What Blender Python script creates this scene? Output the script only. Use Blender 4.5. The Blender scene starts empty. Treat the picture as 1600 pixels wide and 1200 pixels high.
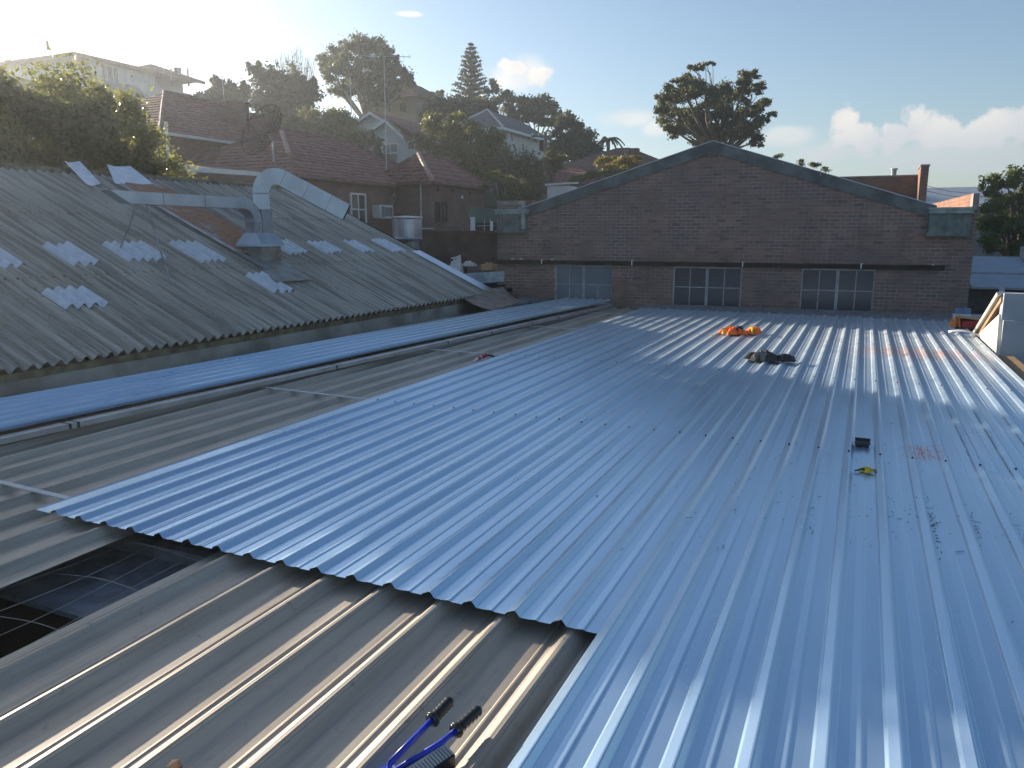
import bpy, math, random
import numpy as np
from mathutils import Vector, Matrix

random.seed(7)
rng = np.random.default_rng(7)
S = bpy.context.scene
COL = S.collection
R = math.radians

# ------------------------------------------------------------------ camera
CAM = Vector((0.0, 0.0, 1.8365))
PITCH = math.atan(235 / 1200.0)
YAW = R(24.37)
cd = bpy.data.cameras.new('camera')
cam = bpy.data.objects.new('camera', cd)
COL.objects.link(cam)
cam.location = CAM
cam.rotation_euler = (math.pi / 2 - PITCH, 0, YAW)
cd.sensor_fit = 'HORIZONTAL'
cd.sensor_width = 36.0
cd.lens = 27.0
cd.clip_start = 0.05
cd.clip_end = 6000
S.camera = cam

# ------------------------------------------------------------------ light
SUN_AZ = R(72)      # left of +Y
SUN_EL = R(14.5)
SUN_DIR = Vector((-math.sin(SUN_AZ) * math.cos(SUN_EL), math.cos(SUN_AZ) * math.cos(SUN_EL), math.sin(SUN_EL)))
ld = bpy.data.lights.new('sun', 'SUN')
sun = bpy.data.objects.new('sun', ld)
COL.objects.link(sun)
ld.energy = 5.0
ld.angle = R(0.5)
ld.color = (1.0, 0.88, 0.72)
sun.rotation_euler = SUN_DIR.to_track_quat('Z', 'Y').to_euler()
S.view_settings.view_transform = 'Standard'
S.view_settings.look = 'None'
S.view_settings.exposure = 1.22
S.view_settings.gamma = 1.0
S.view_settings.use_curve_mapping = False

_fw = Vector((-math.sin(YAW), math.cos(YAW), 0))
_rt = Vector((math.cos(YAW), math.sin(YAW), 0))
_f = _fw * math.cos(PITCH) - Vector((0, 0, 1)) * math.sin(PITCH)
_u = _fw * math.sin(PITCH) + Vector((0, 0, 1)) * math.cos(PITCH)


def ray(x, y):
    return _f * 1200.0 + _rt * (x - 800.0) + _u * (600.0 - y)


def at(x, y, D):
    """world point seen at photo pixel (x,y), D metres ahead of the viewpoint"""
    r = ray(x, y)
    return CAM + r * (D / r.dot(_fw))


def onz(x, y, z):
    r = ray(x, y)
    return CAM + r * ((z - CAM.z) / r.z)


def onx(x, y, X):
    r = ray(x, y)
    return CAM + r * (X / r.x)


def ony(x, y, Y):
    r = ray(x, y)
    return CAM + r * (Y / r.y)


# ------------------------------------------------------------------ world
W = bpy.data.worlds.new('World')
S.world = W
W.use_nodes = True
nt = W.node_tree
for n in list(nt.nodes):
    nt.nodes.remove(n)


def wn(t, **k):
    n = nt.nodes.new(t)
    for a, b in k.items():
        setattr(n, a, b)
    return n


def wmath(op, a, b=None, clamp=False):
    n = wn('ShaderNodeMath', operation=op)
    n.use_clamp = clamp
    for i, v in enumerate((a, b)):
        if v is None:
            continue
        if isinstance(v, (int, float)):
            n.inputs[i].default_value = v
        else:
            nt.links.new(v, n.inputs[i])
    return n.outputs[0]


sky = wn('ShaderNodeTexSky', sky_type='NISHITA')
sky.sun_disc = False
sky.sun_elevation = SUN_EL
sky.sun_rotation = -SUN_AZ
sky.air_density = 1.0
sky.dust_density = 0.7
sky.ozone_density = 2.6
bg1 = wn('ShaderNodeBackground')
bg1.inputs['Strength'].default_value = 0.072
nt.links.new(sky.outputs[0], bg1.inputs['Color'])
tc = wn('ShaderNodeTexCoord')
sep = wn('ShaderNodeSeparateXYZ')
nt.links.new(tc.outputs['Generated'], sep.inputs[0])
U = wmath('ARCTAN2', sep.outputs[0], sep.outputs[1])
V = wmath('ARCSINE', sep.outputs[2])
no1 = wn('ShaderNodeTexNoise')
no1.inputs['Scale'].default_value = 42
no1.inputs['Detail'].default_value = 9
no1.inputs['Roughness'].default_value = 0.6
nt.links.new(tc.outputs['Generated'], no1.inputs['Vector'])
no2 = wn('ShaderNodeTexNoise')
no2.inputs['Scale'].default_value = 16
no2.inputs['Detail'].default_value = 5
nt.links.new(tc.outputs['Generated'], no2.inputs['Vector'])


def ang(x, y):
    r = ray(x, y).normalized()
    return math.atan2(r.x, r.y), math.asin(r.z)


def blobset(bl):
    cur = None
    for (x, y, rx, ry) in bl:
        u0, v0 = ang(x, y)
        a = abs(ang(x + rx, y)[0] - u0)
        b = abs(ang(x, y - ry)[1] - v0)
        du = wmath('DIVIDE', wmath('SUBTRACT', U, u0), a)
        dv = wmath('DIVIDE', wmath('SUBTRACT', V, v0), b)
        d = wmath('SQRT', wmath('ADD', wmath('MULTIPLY', du, du), wmath('MULTIPLY', dv, dv)))
        d = wmath('SUBTRACT', 1.0, d)
        cur = d if cur is None else wmath('SMOOTH_MAX', cur, d) if False else (d if cur is None else wmath('MAXIMUM', cur, d))
    return cur


def ramp(v, lo, hi):
    n = wn('ShaderNodeMapRange', interpolation_type='SMOOTHSTEP')
    nt.links.new(v, n.inputs[0])
    n.inputs[1].default_value = lo
    n.inputs[2].default_value = hi
    return n.outputs[0]


puffs = [(1318, 192, 34, 30), (1345, 216, 72, 34), (1400, 210, 62, 40), (1432, 190, 50, 34), (1475, 212, 80, 42),
         (1535, 208, 80, 38), (1572, 188, 60, 34), (1640, 205, 110, 52), (1720, 190, 90, 50), (1830, 215, 150, 60),
         (803, 104, 30, 20), (845, 117, 30, 26), (780, 128, 20, 11), (2050, 180, 150, 70), (-900, 150, 190, 70), (2400, 150, 190, 70)]
d1 = blobset(puffs)
dens = wmath('ADD', d1, wmath('MULTIPLY', wmath('SUBTRACT', no1.outputs[0], 0.5), 1.9))
al1 = wmath('MULTIPLY', ramp(dens, 0.18, 0.52), 0.93)
veil = [(1480, 243, 210, 40), (1700, 250, 260, 60), (985, 183, 60, 20), (1025, 200, 26, 18), (1230, 212, 60, 20), (815, 118, 62, 38),
        (640, 22, 26, 6), (1300, 240, 70, 22)]
d2 = blobset(veil)
dens2 = wmath('ADD', d2, wmath('MULTIPLY', wmath('SUBTRACT', no2.outputs[0], 0.5), 1.3))
al2 = wmath('MULTIPLY', ramp(dens2, 0.0, 0.7), 0.62)
alpha = wmath('MAXIMUM', al1, al2)
lit = wmath('MULTIPLY', wmath('ADD', 0.45, wmath('MULTIPLY', 0.55, ramp(no2.outputs[0], 0.38, 0.58))), ramp(V, 0.075, 0.145))
mixc = wn('ShaderNodeMix', data_type='RGBA')
nt.links.new(lit, mixc.inputs[0])
mixc.inputs[6].default_value = (0.56, 0.60, 0.66, 1)
mixc.inputs[7].default_value = (0.93, 0.86, 0.78, 1)
bg2 = wn('ShaderNodeBackground')
bg2.inputs['Strength'].default_value = 0.5
nt.links.new(mixc.outputs[2], bg2.inputs['Color'])
mxs = wn('ShaderNodeMixShader')
nt.links.new(alpha, mxs.inputs[0])
nt.links.new(bg1.outputs[0], mxs.inputs[1])
nt.links.new(bg2.outputs[0], mxs.inputs[2])
out = wn('ShaderNodeOutputWorld')
nt.links.new(mxs.outputs[0], out.inputs[0])


# ------------------------------------------------------------------ materials
class NT:
    def __init__(s, name):
        s.m = bpy.data.materials.new(name)
        s.m.use_nodes = True
        s.t = s.m.node_tree
        s.p = s.t.nodes['Principled BSDF']

    def n(s, t, **k):
        n = s.t.nodes.new(t)
        for a, b in k.items():
            setattr(n, a, b)
        return n

    def l(s, a, b):
        s.t.links.new(a, b)

    def math(s, op, a, b=None, clamp=False):
        n = s.n('ShaderNodeMath', operation=op)
        n.use_clamp = clamp
        for i, v in enumerate((a, b)):
            if v is None:
                continue
            if isinstance(v, (int, float)):
                n.inputs[i].default_value = v
            else:
                s.l(v, n.inputs[i])
        return n.outputs[0]

    def noise(s, scale=5, detail=4, rough=0.55, vec=None, stretch=None, coord='Object'):
        n = s.n('ShaderNodeTexNoise')
        n.inputs['Scale'].default_value = scale
        n.inputs['Detail'].default_value = detail
        n.inputs['Roughness'].default_value = rough
        if coord == 'World':
            v = s.n('ShaderNodeNewGeometry').outputs['Position']
        else:
            v = s.n('ShaderNodeTexCoord').outputs[coord]
        if stretch:
            mp = s.n('ShaderNodeMapping')
            mp.inputs['Scale'].default_value = stretch
            s.l(v, mp.inputs[0])
            v = mp.outputs[0]
        s.l(v, n.inputs['Vector'])
        return n.outputs[0]

    def range(s, v, lo, hi, a=0., b=1.):
        n = s.n('ShaderNodeMapRange', interpolation_type='SMOOTHSTEP')
        s.l(v, n.inputs[0])
        for i, x in enumerate((lo, hi, a, b)):
            n.inputs[1 + i].default_value = x
        return n.outputs[0]

    def mix(s, f, a, b, mode='MIX'):
        n = s.n('ShaderNodeMix', data_type='RGBA', blend_type=mode)
        for i, v in ((0, f), (6, a), (7, b)):
            if isinstance(v, (int, float)):
                n.inputs[i].default_value = v
            elif isinstance(v, tuple):
                n.inputs[i].default_value = (*v, 1) if len(v) == 3 else v
            else:
                s.l(v, n.inputs[i])
        return n.outputs[2]

    def bump(s, h, strength=0.3, dist=0.01):
        n = s.n('ShaderNodeBump')
        n.inputs['Strength'].default_value = strength
        n.inputs['Distance'].default_value = dist
        s.l(h, n.inputs['Height'])
        s.l(n.outputs[0], s.p.inputs['Normal'])

    def set(s, **k):
        for a, b in k.items():
            i = s.p.inputs[a.replace('_', ' ')]
            if isinstance(b, (int, float)):
                i.default_value = b
            elif isinstance(b, tuple):
                i.default_value = (*b, 1) if len(b) == 3 else b
            else:
                s.l(b, i)
        return s


def simple(name, col, rough=0.7, metal=0.0, var=0.25, scale=6.0, bump=0.0, bscale=40.0, coord='Object', spec=None):
    t = NT(name)
    nz = t.noise(scale, 5, coord=coord)
    f = t.range(nz, 0.3, 0.7)
    c = t.mix(f, tuple(x * (1 - var) for x in col), tuple(min(1, x * (1 + var)) for x in col))
    t.set(Base_Color=c, Roughness=rough, Metallic=metal)
    if spec is not None:
        t.p.inputs['Specular IOR Level'].default_value = spec
    if bump:
        t.bump(t.noise(bscale, 4, coord=coord), bump, 0.01)
    return t.m


M = {}
M['concrete'] = simple('concrete', (0.27, 0.25, 0.22), 0.9, var=0.35, scale=1.3, bump=0.3)
M['moss'] = simple('mossy_mortar', (0.14, 0.12, 0.07), 0.95, var=0.5, scale=5, bump=0.6)
M['galv'] = simple('galvanised_sheet', (0.42, 0.46, 0.52), 0.38, 0.75, var=0.12, scale=3)
M['galv_dark'] = simple('weathered_galvanised', (0.30, 0.31, 0.33), 0.5, 0.5, var=0.3, scale=4)
M['flash'] = simple('new_flashing', (0.50, 0.55, 0.64), 0.35, 0.7, var=0.08, scale=3)
M['rail'] = simple('rail_steel', (0.42, 0.42, 0.43), 0.45, 0.6, var=0.15, scale=3)
M['cream'] = simple('cream_painted_board', (0.62, 0.58, 0.50), 0.6, var=0.12, scale=3)
M['greypaint'] = simple('grey_painted_steel', (0.36, 0.40, 0.45), 0.6, var=0.1, scale=2)
M['awning'] = simple('grey_awning_sheet', (0.30, 0.35, 0.42), 0.5, 0.1, var=0.08, scale=2)
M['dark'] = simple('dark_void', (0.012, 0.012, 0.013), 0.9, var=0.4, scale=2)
M['darkwall'] = simple('dark_brown_fence', (0.085, 0.06, 0.05), 0.9, var=0.4, scale=2)
M['timber'] = simple('timber', (0.30, 0.19, 0.10), 0.8, var=0.3, scale=14)
M['ply'] = simple('weathered_plywood', (0.24, 0.19, 0.15), 0.85, var=0.3, scale=5, bump=0.2)
M['white'] = simple('white_paint', (0.76, 0.75, 0.72), 0.6, var=0.06, scale=3)
M['offwhite'] = simple('offwhite_render', (0.60, 0.59, 0.56), 0.8, var=0.08, scale=1.5)
M['creamwall'] = simple('cream_render', (0.46, 0.40, 0.32), 0.85, var=0.1, scale=1)
M['greyroof'] = simple('grey_tile', (0.17, 0.16, 0.17), 0.7, var=0.25, scale=3)
M['brownroof'] = simple('brown_tile', (0.15, 0.08, 0.065), 0.75, var=0.3, scale=3)
M['redroof'] = simple('terracotta_tile', (0.215, 0.085, 0.065), 0.75, var=0.35, scale=4)
M['ridgecap'] = simple('mortared_ridge_tile', (0.42, 0.25, 0.20), 0.7, var=0.3, scale=8)
M['bark'] = simple('bark', (0.16, 0.125, 0.10), 0.95, var=0.4, scale=5, bump=0.5)
M['palebark'] = simple('pale_bark', (0.33, 0.29, 0.25), 0.9, var=0.3, scale=3)
M['pole'] = simple('weathered_pole', (0.20, 0.17, 0.15), 0.9, var=0.3, scale=6)
M['wire'] = simple('grey_wire', (0.25, 0.25, 0.25), 0.5, 0.6, var=0.1)
M['lightmetal'] = simple('pale_metal', (0.55, 0.55, 0.55), 0.55, 0.25, var=0.1)
M['orange'] = simple('orange_fabric', (0.95, 0.16, 0.015), 0.75, var=0.15, scale=20)
M['yellowtape'] = simple('yellow_fabric', (0.90, 0.48, 0.03), 0.7, var=0.2, scale=30)
M['navy'] = simple('navy_fabric', (0.02, 0.022, 0.06), 0.9, var=0.3, scale=30)
M['charcoal'] = simple('charcoal_fabric', (0.045, 0.043, 0.045), 0.9, var=0.5, scale=25)
M['greyfab'] = simple('grey_fabric', (0.16, 0.15, 0.145), 0.9, var=0.3, scale=30)
M['blackplastic'] = simple('black_plastic', (0.012, 0.012, 0.013), 0.32, var=0.2)
M['bluepaint'] = simple('blue_enamel', (0.012, 0.04, 0.42), 0.32, var=0.1)
M['steel'] = simple('bright_steel', (0.6, 0.6, 0.6), 0.25, 1.0, var=0.1)
M['redplastic'] = simple('red_plastic', (0.45, 0.02, 0.025), 0.4, var=0.1)
M['yellow'] = simple('yellow_plastic', (0.65, 0.48, 0.03), 0.5, var=0.1)
M['cardboard'] = simple('cardboard', (0.48, 0.30, 0.16), 0.85, var=0.12, scale=4)
M['orangestuff'] = simple('orange_packaging', (0.62, 0.22, 0.06), 0.7, var=0.3, scale=12)
M['copper'] = simple('verdigris_copper', (0.125, 0.155, 0.145), 0.75, var=0.35, scale=6)
M['copperlight'] = simple('pale_verdigris', (0.26, 0.32, 0.305), 0.7, var=0.25, scale=5)
M['barge'] = simple('cement_sheet_barge', (0.105, 0.118, 0.118), 0.75, var=0.4, scale=2.2, bump=0.2)
M['ledge'] = simple('dark_gutter', (0.032, 0.028, 0.027), 0.95, var=0.4, scale=3, spec=0.1)
M['windowframe'] = simple('aged_grey_frame', (0.40, 0.42, 0.44), 0.65, var=0.25, scale=6)
M['board'] = simple('grey_board_pane', (0.155, 0.185, 0.21), 0.5, var=0.12, scale=2)
M['greenshed'] = simple('green_sheet', (0.07, 0.13, 0.10), 0.6, var=0.2, scale=2)
M['soil'] = simple('ground_cover', (0.07, 0.075, 0.04), 1.0, var=0.5, scale=0.4)
M['graywall'] = simple('fibre_cement_wall', (0.22, 0.22, 0.22), 0.85, var=0.2, scale=2)
M['mesh'] = simple('wire_mesh', (0.28, 0.28, 0.27), 0.5, 0.4, var=0.1)


def glassmat(name, col, rough=0.12):
    t = NT(name)
    t.set(Base_Color=col, Roughness=rough)
    t.p.inputs['Specular IOR Level'].default_value = 0.6
    t.bump(t.noise(3, 2), 0.05, 0.02)
    return t.m


M['glass'] = glassmat('dark_window_glass', (0.045, 0.05, 0.065))
M['houseglass'] = glassmat('house_window_glass', (0.05, 0.055, 0.06), 0.08)


# brick materials
def brickmat(name, island):
    t = NT(name)
    if island:
        rnd = t.n('ShaderNodeNewGeometry').outputs['Random Per Island']
    else:
        rnd = t.n('ShaderNodeObjectInfo').outputs['Random']
    cr = t.n('ShaderNodeValToRGB')
    t.l(rnd, cr.inputs[0])
    e = cr.color_ramp.elements
    e[0].color = (0.085, 0.065, 0.062, 1)
    e[1].color = (0.32, 0.20, 0.155, 1)
    a = cr.color_ramp.elements.new(0.22); a.color = (0.185, 0.12, 0.10, 1)
    a = cr.color_ramp.elements.new(0.8); a.color = (0.235, 0.145, 0.118, 1)
    grime = t.range(t.noise(0.55, 5, coord='World'), 0.38, 0.66)
    c = t.mix(t.math('MULTIPLY', grime, 0.55), cr.outputs[0], (0.125, 0.115, 0.12))
    run = t.noise(2.2, 5, 0.6, stretch=(2.2, 2.2, 0.35), coord='World')
    c = t.mix(t.math('MULTIPLY', t.range(run, 0.52, 0.7), 0.6), c, (0.07, 0.06, 0.058))
    pale = t.noise(1.5, 5, 0.65, coord='World')
    c = t.mix(t.math('MULTIPLY', t.range(pale, 0.54, 0.7), 0.45), c, (0.36, 0.26, 0.20))
    fine = t.noise(26, 4, coord='World')
    c = t.mix(t.range(fine, 0.25, 0.75), c, t.mix(0.5, c, (0.24, 0.16, 0.13)))
    t.set(Base_Color=c, Roughness=0.92)
    t.bump(fine, 0.5, 0.006)
    return t.m


M['brick'] = brickmat('old_brick', False)
M['brick_many'] = brickmat('old_brick_courses', True)
M['mortar'] = simple('lime_mortar', (0.33, 0.285, 0.26), 0.95, var=0.5, scale=1.2, bump=0.4)
M['brick_orange'] = None


def brickwall(name, c1, c2, mort):
    t = NT(name)
    co = t.n('ShaderNodeTexCoord').outputs['Object']
    sp = t.n('ShaderNodeSeparateXYZ')
    t.l(co, sp.inputs[0])
    cb = t.n('ShaderNodeCombineXYZ')
    t.l(t.math('ADD', sp.outputs[0], sp.outputs[1]), cb.inputs[0])
    t.l(sp.outputs[2], cb.inputs[1])
    b = t.n('ShaderNodeTexBrick')
    t.l(cb.outputs[0], b.inputs['Vector'])
    b.inputs['Scale'].default_value = 1.0
    b.inputs['Brick Width'].default_value = 0.24
    b.inputs['Row Height'].default_value = 0.086
    b.inputs['Mortar Size'].default_value = 0.008
    b.inputs['Color1'].default_value = (*c1, 1)
    b.inputs['Color2'].default_value = (*c2, 1)
    b.inputs['Mortar'].default_value = (*mort, 1)
    nz = t.range(t.noise(1.2, 5), 0.3, 0.7)
    c = t.mix(nz, b.outputs[0], t.mix(0.35, b.outputs[0], (0.04, 0.03, 0.03)))
    t.set(Base_Color=c, Roughness=0.9)
    t.bump(b.outputs['Fac'], -0.5, 0.01)
    return t.m


M['housebrick'] = brickwall('house_brick', (0.24, 0.12, 0.085), (0.17, 0.085, 0.065), (0.24, 0.2, 0.17))
M['brick_orange'] = brickwall('orange_brick', (0.36, 0.165, 0.10), (0.28, 0.13, 0.08), (0.32, 0.25, 0.2))


def newsteel():
    t = NT('bare_zincalume')
    pos = t.n('ShaderNodeNewGeometry').outputs['Position']
    sp = t.n('ShaderNodeSeparateXYZ')
    t.l(pos, sp.inputs[0])
    X, Y = sp.outputs[0], sp.outputs[1]
    blotch = t.noise(0.9, 2, stretch=(2.5, 0.5, 1), coord='World')
    streak = t.noise(14, 4, stretch=(1, 0.04, 1), coord='World')
    c = t.mix(t.range(blotch, 0.3, 0.7), (0.44, 0.61, 0.785), (0.51, 0.685, 0.85))
    c = t.mix(t.math('MULTIPLY', t.range(streak, 0.45, 0.75), 0.18), c, (0.36, 0.44, 0.54))
    # dusty area towards the brick wall, paler and less metallic to paint in sunlight
    dust_sunlit = t.math('MULTIPLY', t.range(Y, 7.5, 14.5), t.range(t.noise(5, 5, 0.65, stretch=(1, 2.2, 1), coord='World'), 0.28, 0.60))
    c = t.mix(t.math('MULTIPLY', dust_sunlit, 0.6), c, (0.53, 0.50, 0.45))

    def smear(x0, y0, a, b, k):
        dx = t.math('DIVIDE', t.math('SUBTRACT', X, x0), a)
        dy = t.math('DIVIDE', t.math('SUBTRACT', Y, y0), b)
        d = t.math('SQRT', t.math('ADD', t.math('MULTIPLY', dx, dx), t.math('MULTIPLY', dy, dy)))
        nz = t.noise(9, 5, 0.65, stretch=(1.6, 0.5, 1), coord='World')
        v = t.math('ADD', t.math('SUBTRACT', 1.0, d), t.math('MULTIPLY', t.math('SUBTRACT', nz, 0.5), 1.6))
        fx = t.noise(55, 3, 0.6, stretch=(1.0, 0.12, 1), coord='World')
        return t.math('MULTIPLY', t.math('MULTIPLY', t.range(v, 0.15, 0.9), t.range(fx, 0.40, 0.62)), k)
    s1 = smear(0.60, 7.2, 0.24, 0.42, 0.95)
    s2 = smear(0.9, 13.4, 1.6, 1.0, 0.95)
    s3 = smear(-1.75, 13.9, 0.42, 0.5, 0.5)
    c = t.mix(s1, c, (0.65, 0.10, 0.04))
    c = t.mix(s2, c, (0.72, 0.33, 0.22))
    c = t.mix(s3, c, (0.75, 0.25, 0.16))
    r = t.range(blotch, 0.3, 0.7, 0.27, 0.32)
    r = t.math('ADD', r, t.math('MULTIPLY', dust_sunlit, 0.18))
    t.set(Base_Color=c, Roughness=r, Metallic=t.math('SUBTRACT', 0.76, t.math('MULTIPLY', dust_sunlit, 0.5)))
    t.bump(t.noise(1.6, 2, stretch=(2.4, 0.35, 1), coord='World'), 0.22, 0.012)
    return t.m


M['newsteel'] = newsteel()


def oldsteel():
    t = NT('aged_roof_deck')
    blotch = t.noise(1.3, 5, stretch=(3, 0.6, 1), coord='World')
    streak = t.noise(22, 4, stretch=(1, 0.05, 1), coord='World')
    spots = t.noise(16, 6, 0.7, coord='World')
    c = t.mix(t.range(blotch, 0.3, 0.7), (0.385, 0.33, 0.265), (0.50, 0.44, 0.36))
    c = t.mix(t.math('MULTIPLY', t.range(streak, 0.4, 0.75), 0.35), c, (0.17, 0.15, 0.135))
    c = t.mix(t.math('MULTIPLY', t.range(spots, 0.58, 0.72), 0.45), c, (0.13, 0.11, 0.10))
    t.set(Base_Color=c, Roughness=t.range(blotch, 0.3, 0.7, 0.48, 0.62), Metallic=0.3)
    t.bump(t.noise(30, 4, coord='World'), 0.12, 0.004)
    return t.m


M['oldsteel'] = oldsteel()


def fibro():
    t = NT('weathered_fibro')
    a = t.noise(0.7, 4, coord='World')
    b = t.noise(16, 6, 0.7, coord='World')
    s = t.noise(6, 3, stretch=(0.10, 3.6, 0.10), coord='World')
    c = t.mix(t.range(a, 0.3, 0.7), (0.42, 0.365, 0.305), (0.54, 0.475, 0.40))
    c = t.mix(t.math('MULTIPLY', t.range(s, 0.42, 0.60), 0.62), c, (0.145, 0.13, 0.11))
    c = t.mix(t.math('MULTIPLY', t.range(b, 0.5, 0.72), 0.75), c, (0.33, 0.32, 0.29))
    c = t.mix(t.math('MULTIPLY', t.range(b, 0.44, 0.28), 0.6), c, (0.075, 0.07, 0.06))
    t.set(Base_Color=c, Roughness=0.9)
    t.bump(b, 0.5, 0.01)
    return t.m


M['fibro'] = fibro()


def rustmat():
    t = NT('rusted_sheet')
    a = t.noise(1.6, 6, 0.65, coord='World')
    c = t.mix(t.range(a, 0.34, 0.52), (0.33, 0.30, 0.27), (0.36, 0.15, 0.07))
    c = t.mix(t.range(t.noise(9, 5, coord='World'), 0.5, 0.75), c, (0.12, 0.05, 0.03))
    t.set(Base_Color=c, Roughness=0.8)
    t.bump(a, 0.2, 0.01)
    return t.m


M['rust'] = rustmat()


def traymat():
    t = NT('stained_tray')
    a = t.noise(3.2, 6, 0.65, coord='World')
    c = t.mix(t.range(a, 0.35, 0.65), (0.30, 0.31, 0.30), (0.22, 0.205, 0.17))
    c = t.mix(t.range(a, 0.60, 0.7), c, (0.25, 0.12, 0.06))
    t.set(Base_Color=c, Roughness=0.6, Metallic=0.3)
    return t.m


M['tray'] = traymat()


def skylightmat():
    t = NT('translucent_fibreglass')
    a = t.noise(8, 4, coord='World')
    c = t.mix(t.range(a, 0.3, 0.7), (0.58, 0.60, 0.65), (0.74, 0.75, 0.79))
    t.set(Base_Color=c, Roughness=0.35)
    return t.m


M['skylight'] = skylightmat()


def leafmat(name, c1, c2, trans=0.35, rough=0.55):
    t = NT(name)
    rnd = t.n('ShaderNodeNewGeometry').outputs['Random Per Island']
    nz = t.range(t.noise(0.9, 3, coord='World'), 0.35, 0.65)
    f = t.math('ADD', t.math('MULTIPLY', rnd, 0.6), t.math('MULTIPLY', nz, 0.4))
    c = t.mix(f, c1, c2)
    t.set(Base_Color=c, Roughness=rough)
    tr = t.n('ShaderNodeBsdfTranslucent')
    t.l(t.mix(0.5, c, (0.25, 0.26, 0.03), 'MIX'), tr.inputs['Color'])
    mx = t.n('ShaderNodeMixShader')
    mx.inputs[0].default_value = trans
    t.l(t.p.outputs[0], mx.inputs[1])
    t.l(tr.outputs[0], mx.inputs[2])
    o = [n for n in t.t.nodes if n.type == 'OUTPUT_MATERIAL'][0]
    t.l(mx.outputs[0], o.inputs[0])
    return t.m


M['leaf_dark'] = leafmat('dark_leaf', (0.035, 0.05, 0.028), (0.085, 0.11, 0.05), 0.25)
M['leaf_gum'] = leafmat('gum_leaf', (0.045, 0.062, 0.036), (0.12, 0.14, 0.08), 0.3)
M['leaf_olive'] = leafmat('olive_leaf', (0.07, 0.085, 0.03), (0.16, 0.17, 0.06), 0.4)
M['leaf_bush'] = leafmat('glossy_leaf', (0.12, 0.13, 0.05), (0.28, 0.27, 0.12), 0.64, 0.2)
M['leaf_yellow'] = leafmat('autumn_leaf', (0.22, 0.15, 0.015), (0.42, 0.30, 0.03), 0.4)
M['leaf_bright'] = leafmat('bright_leaf', (0.05, 0.09, 0.02), (0.13, 0.19, 0.045), 0.35)
M['leaf_pine'] = leafmat('pine_leaf', (0.022, 0.04, 0.026), (0.05, 0.08, 0.045), 0.15)


# ------------------------------------------------------------------ object helpers
WM = {}


def tag(o, label=None, cat=None, group=None, kind=None):
    if label: o['label'] = label
    if cat: o['category'] = cat
    if group: o['group'] = group
    if kind: o['kind'] = kind
    return o


def thing(name, loc, label, cat, group=None, rz=0.0):
    o = bpy.data.objects.new(name, None)
    o.empty_display_size = 0.2
    COL.objects.link(o)
    o.location = loc
    o.rotation_euler = (0, 0, rz)
    WM[o.name] = Matrix.Translation(Vector(loc)) @ Matrix.Rotation(rz, 4, 'Z')
    return tag(o, label, cat, group)


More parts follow.
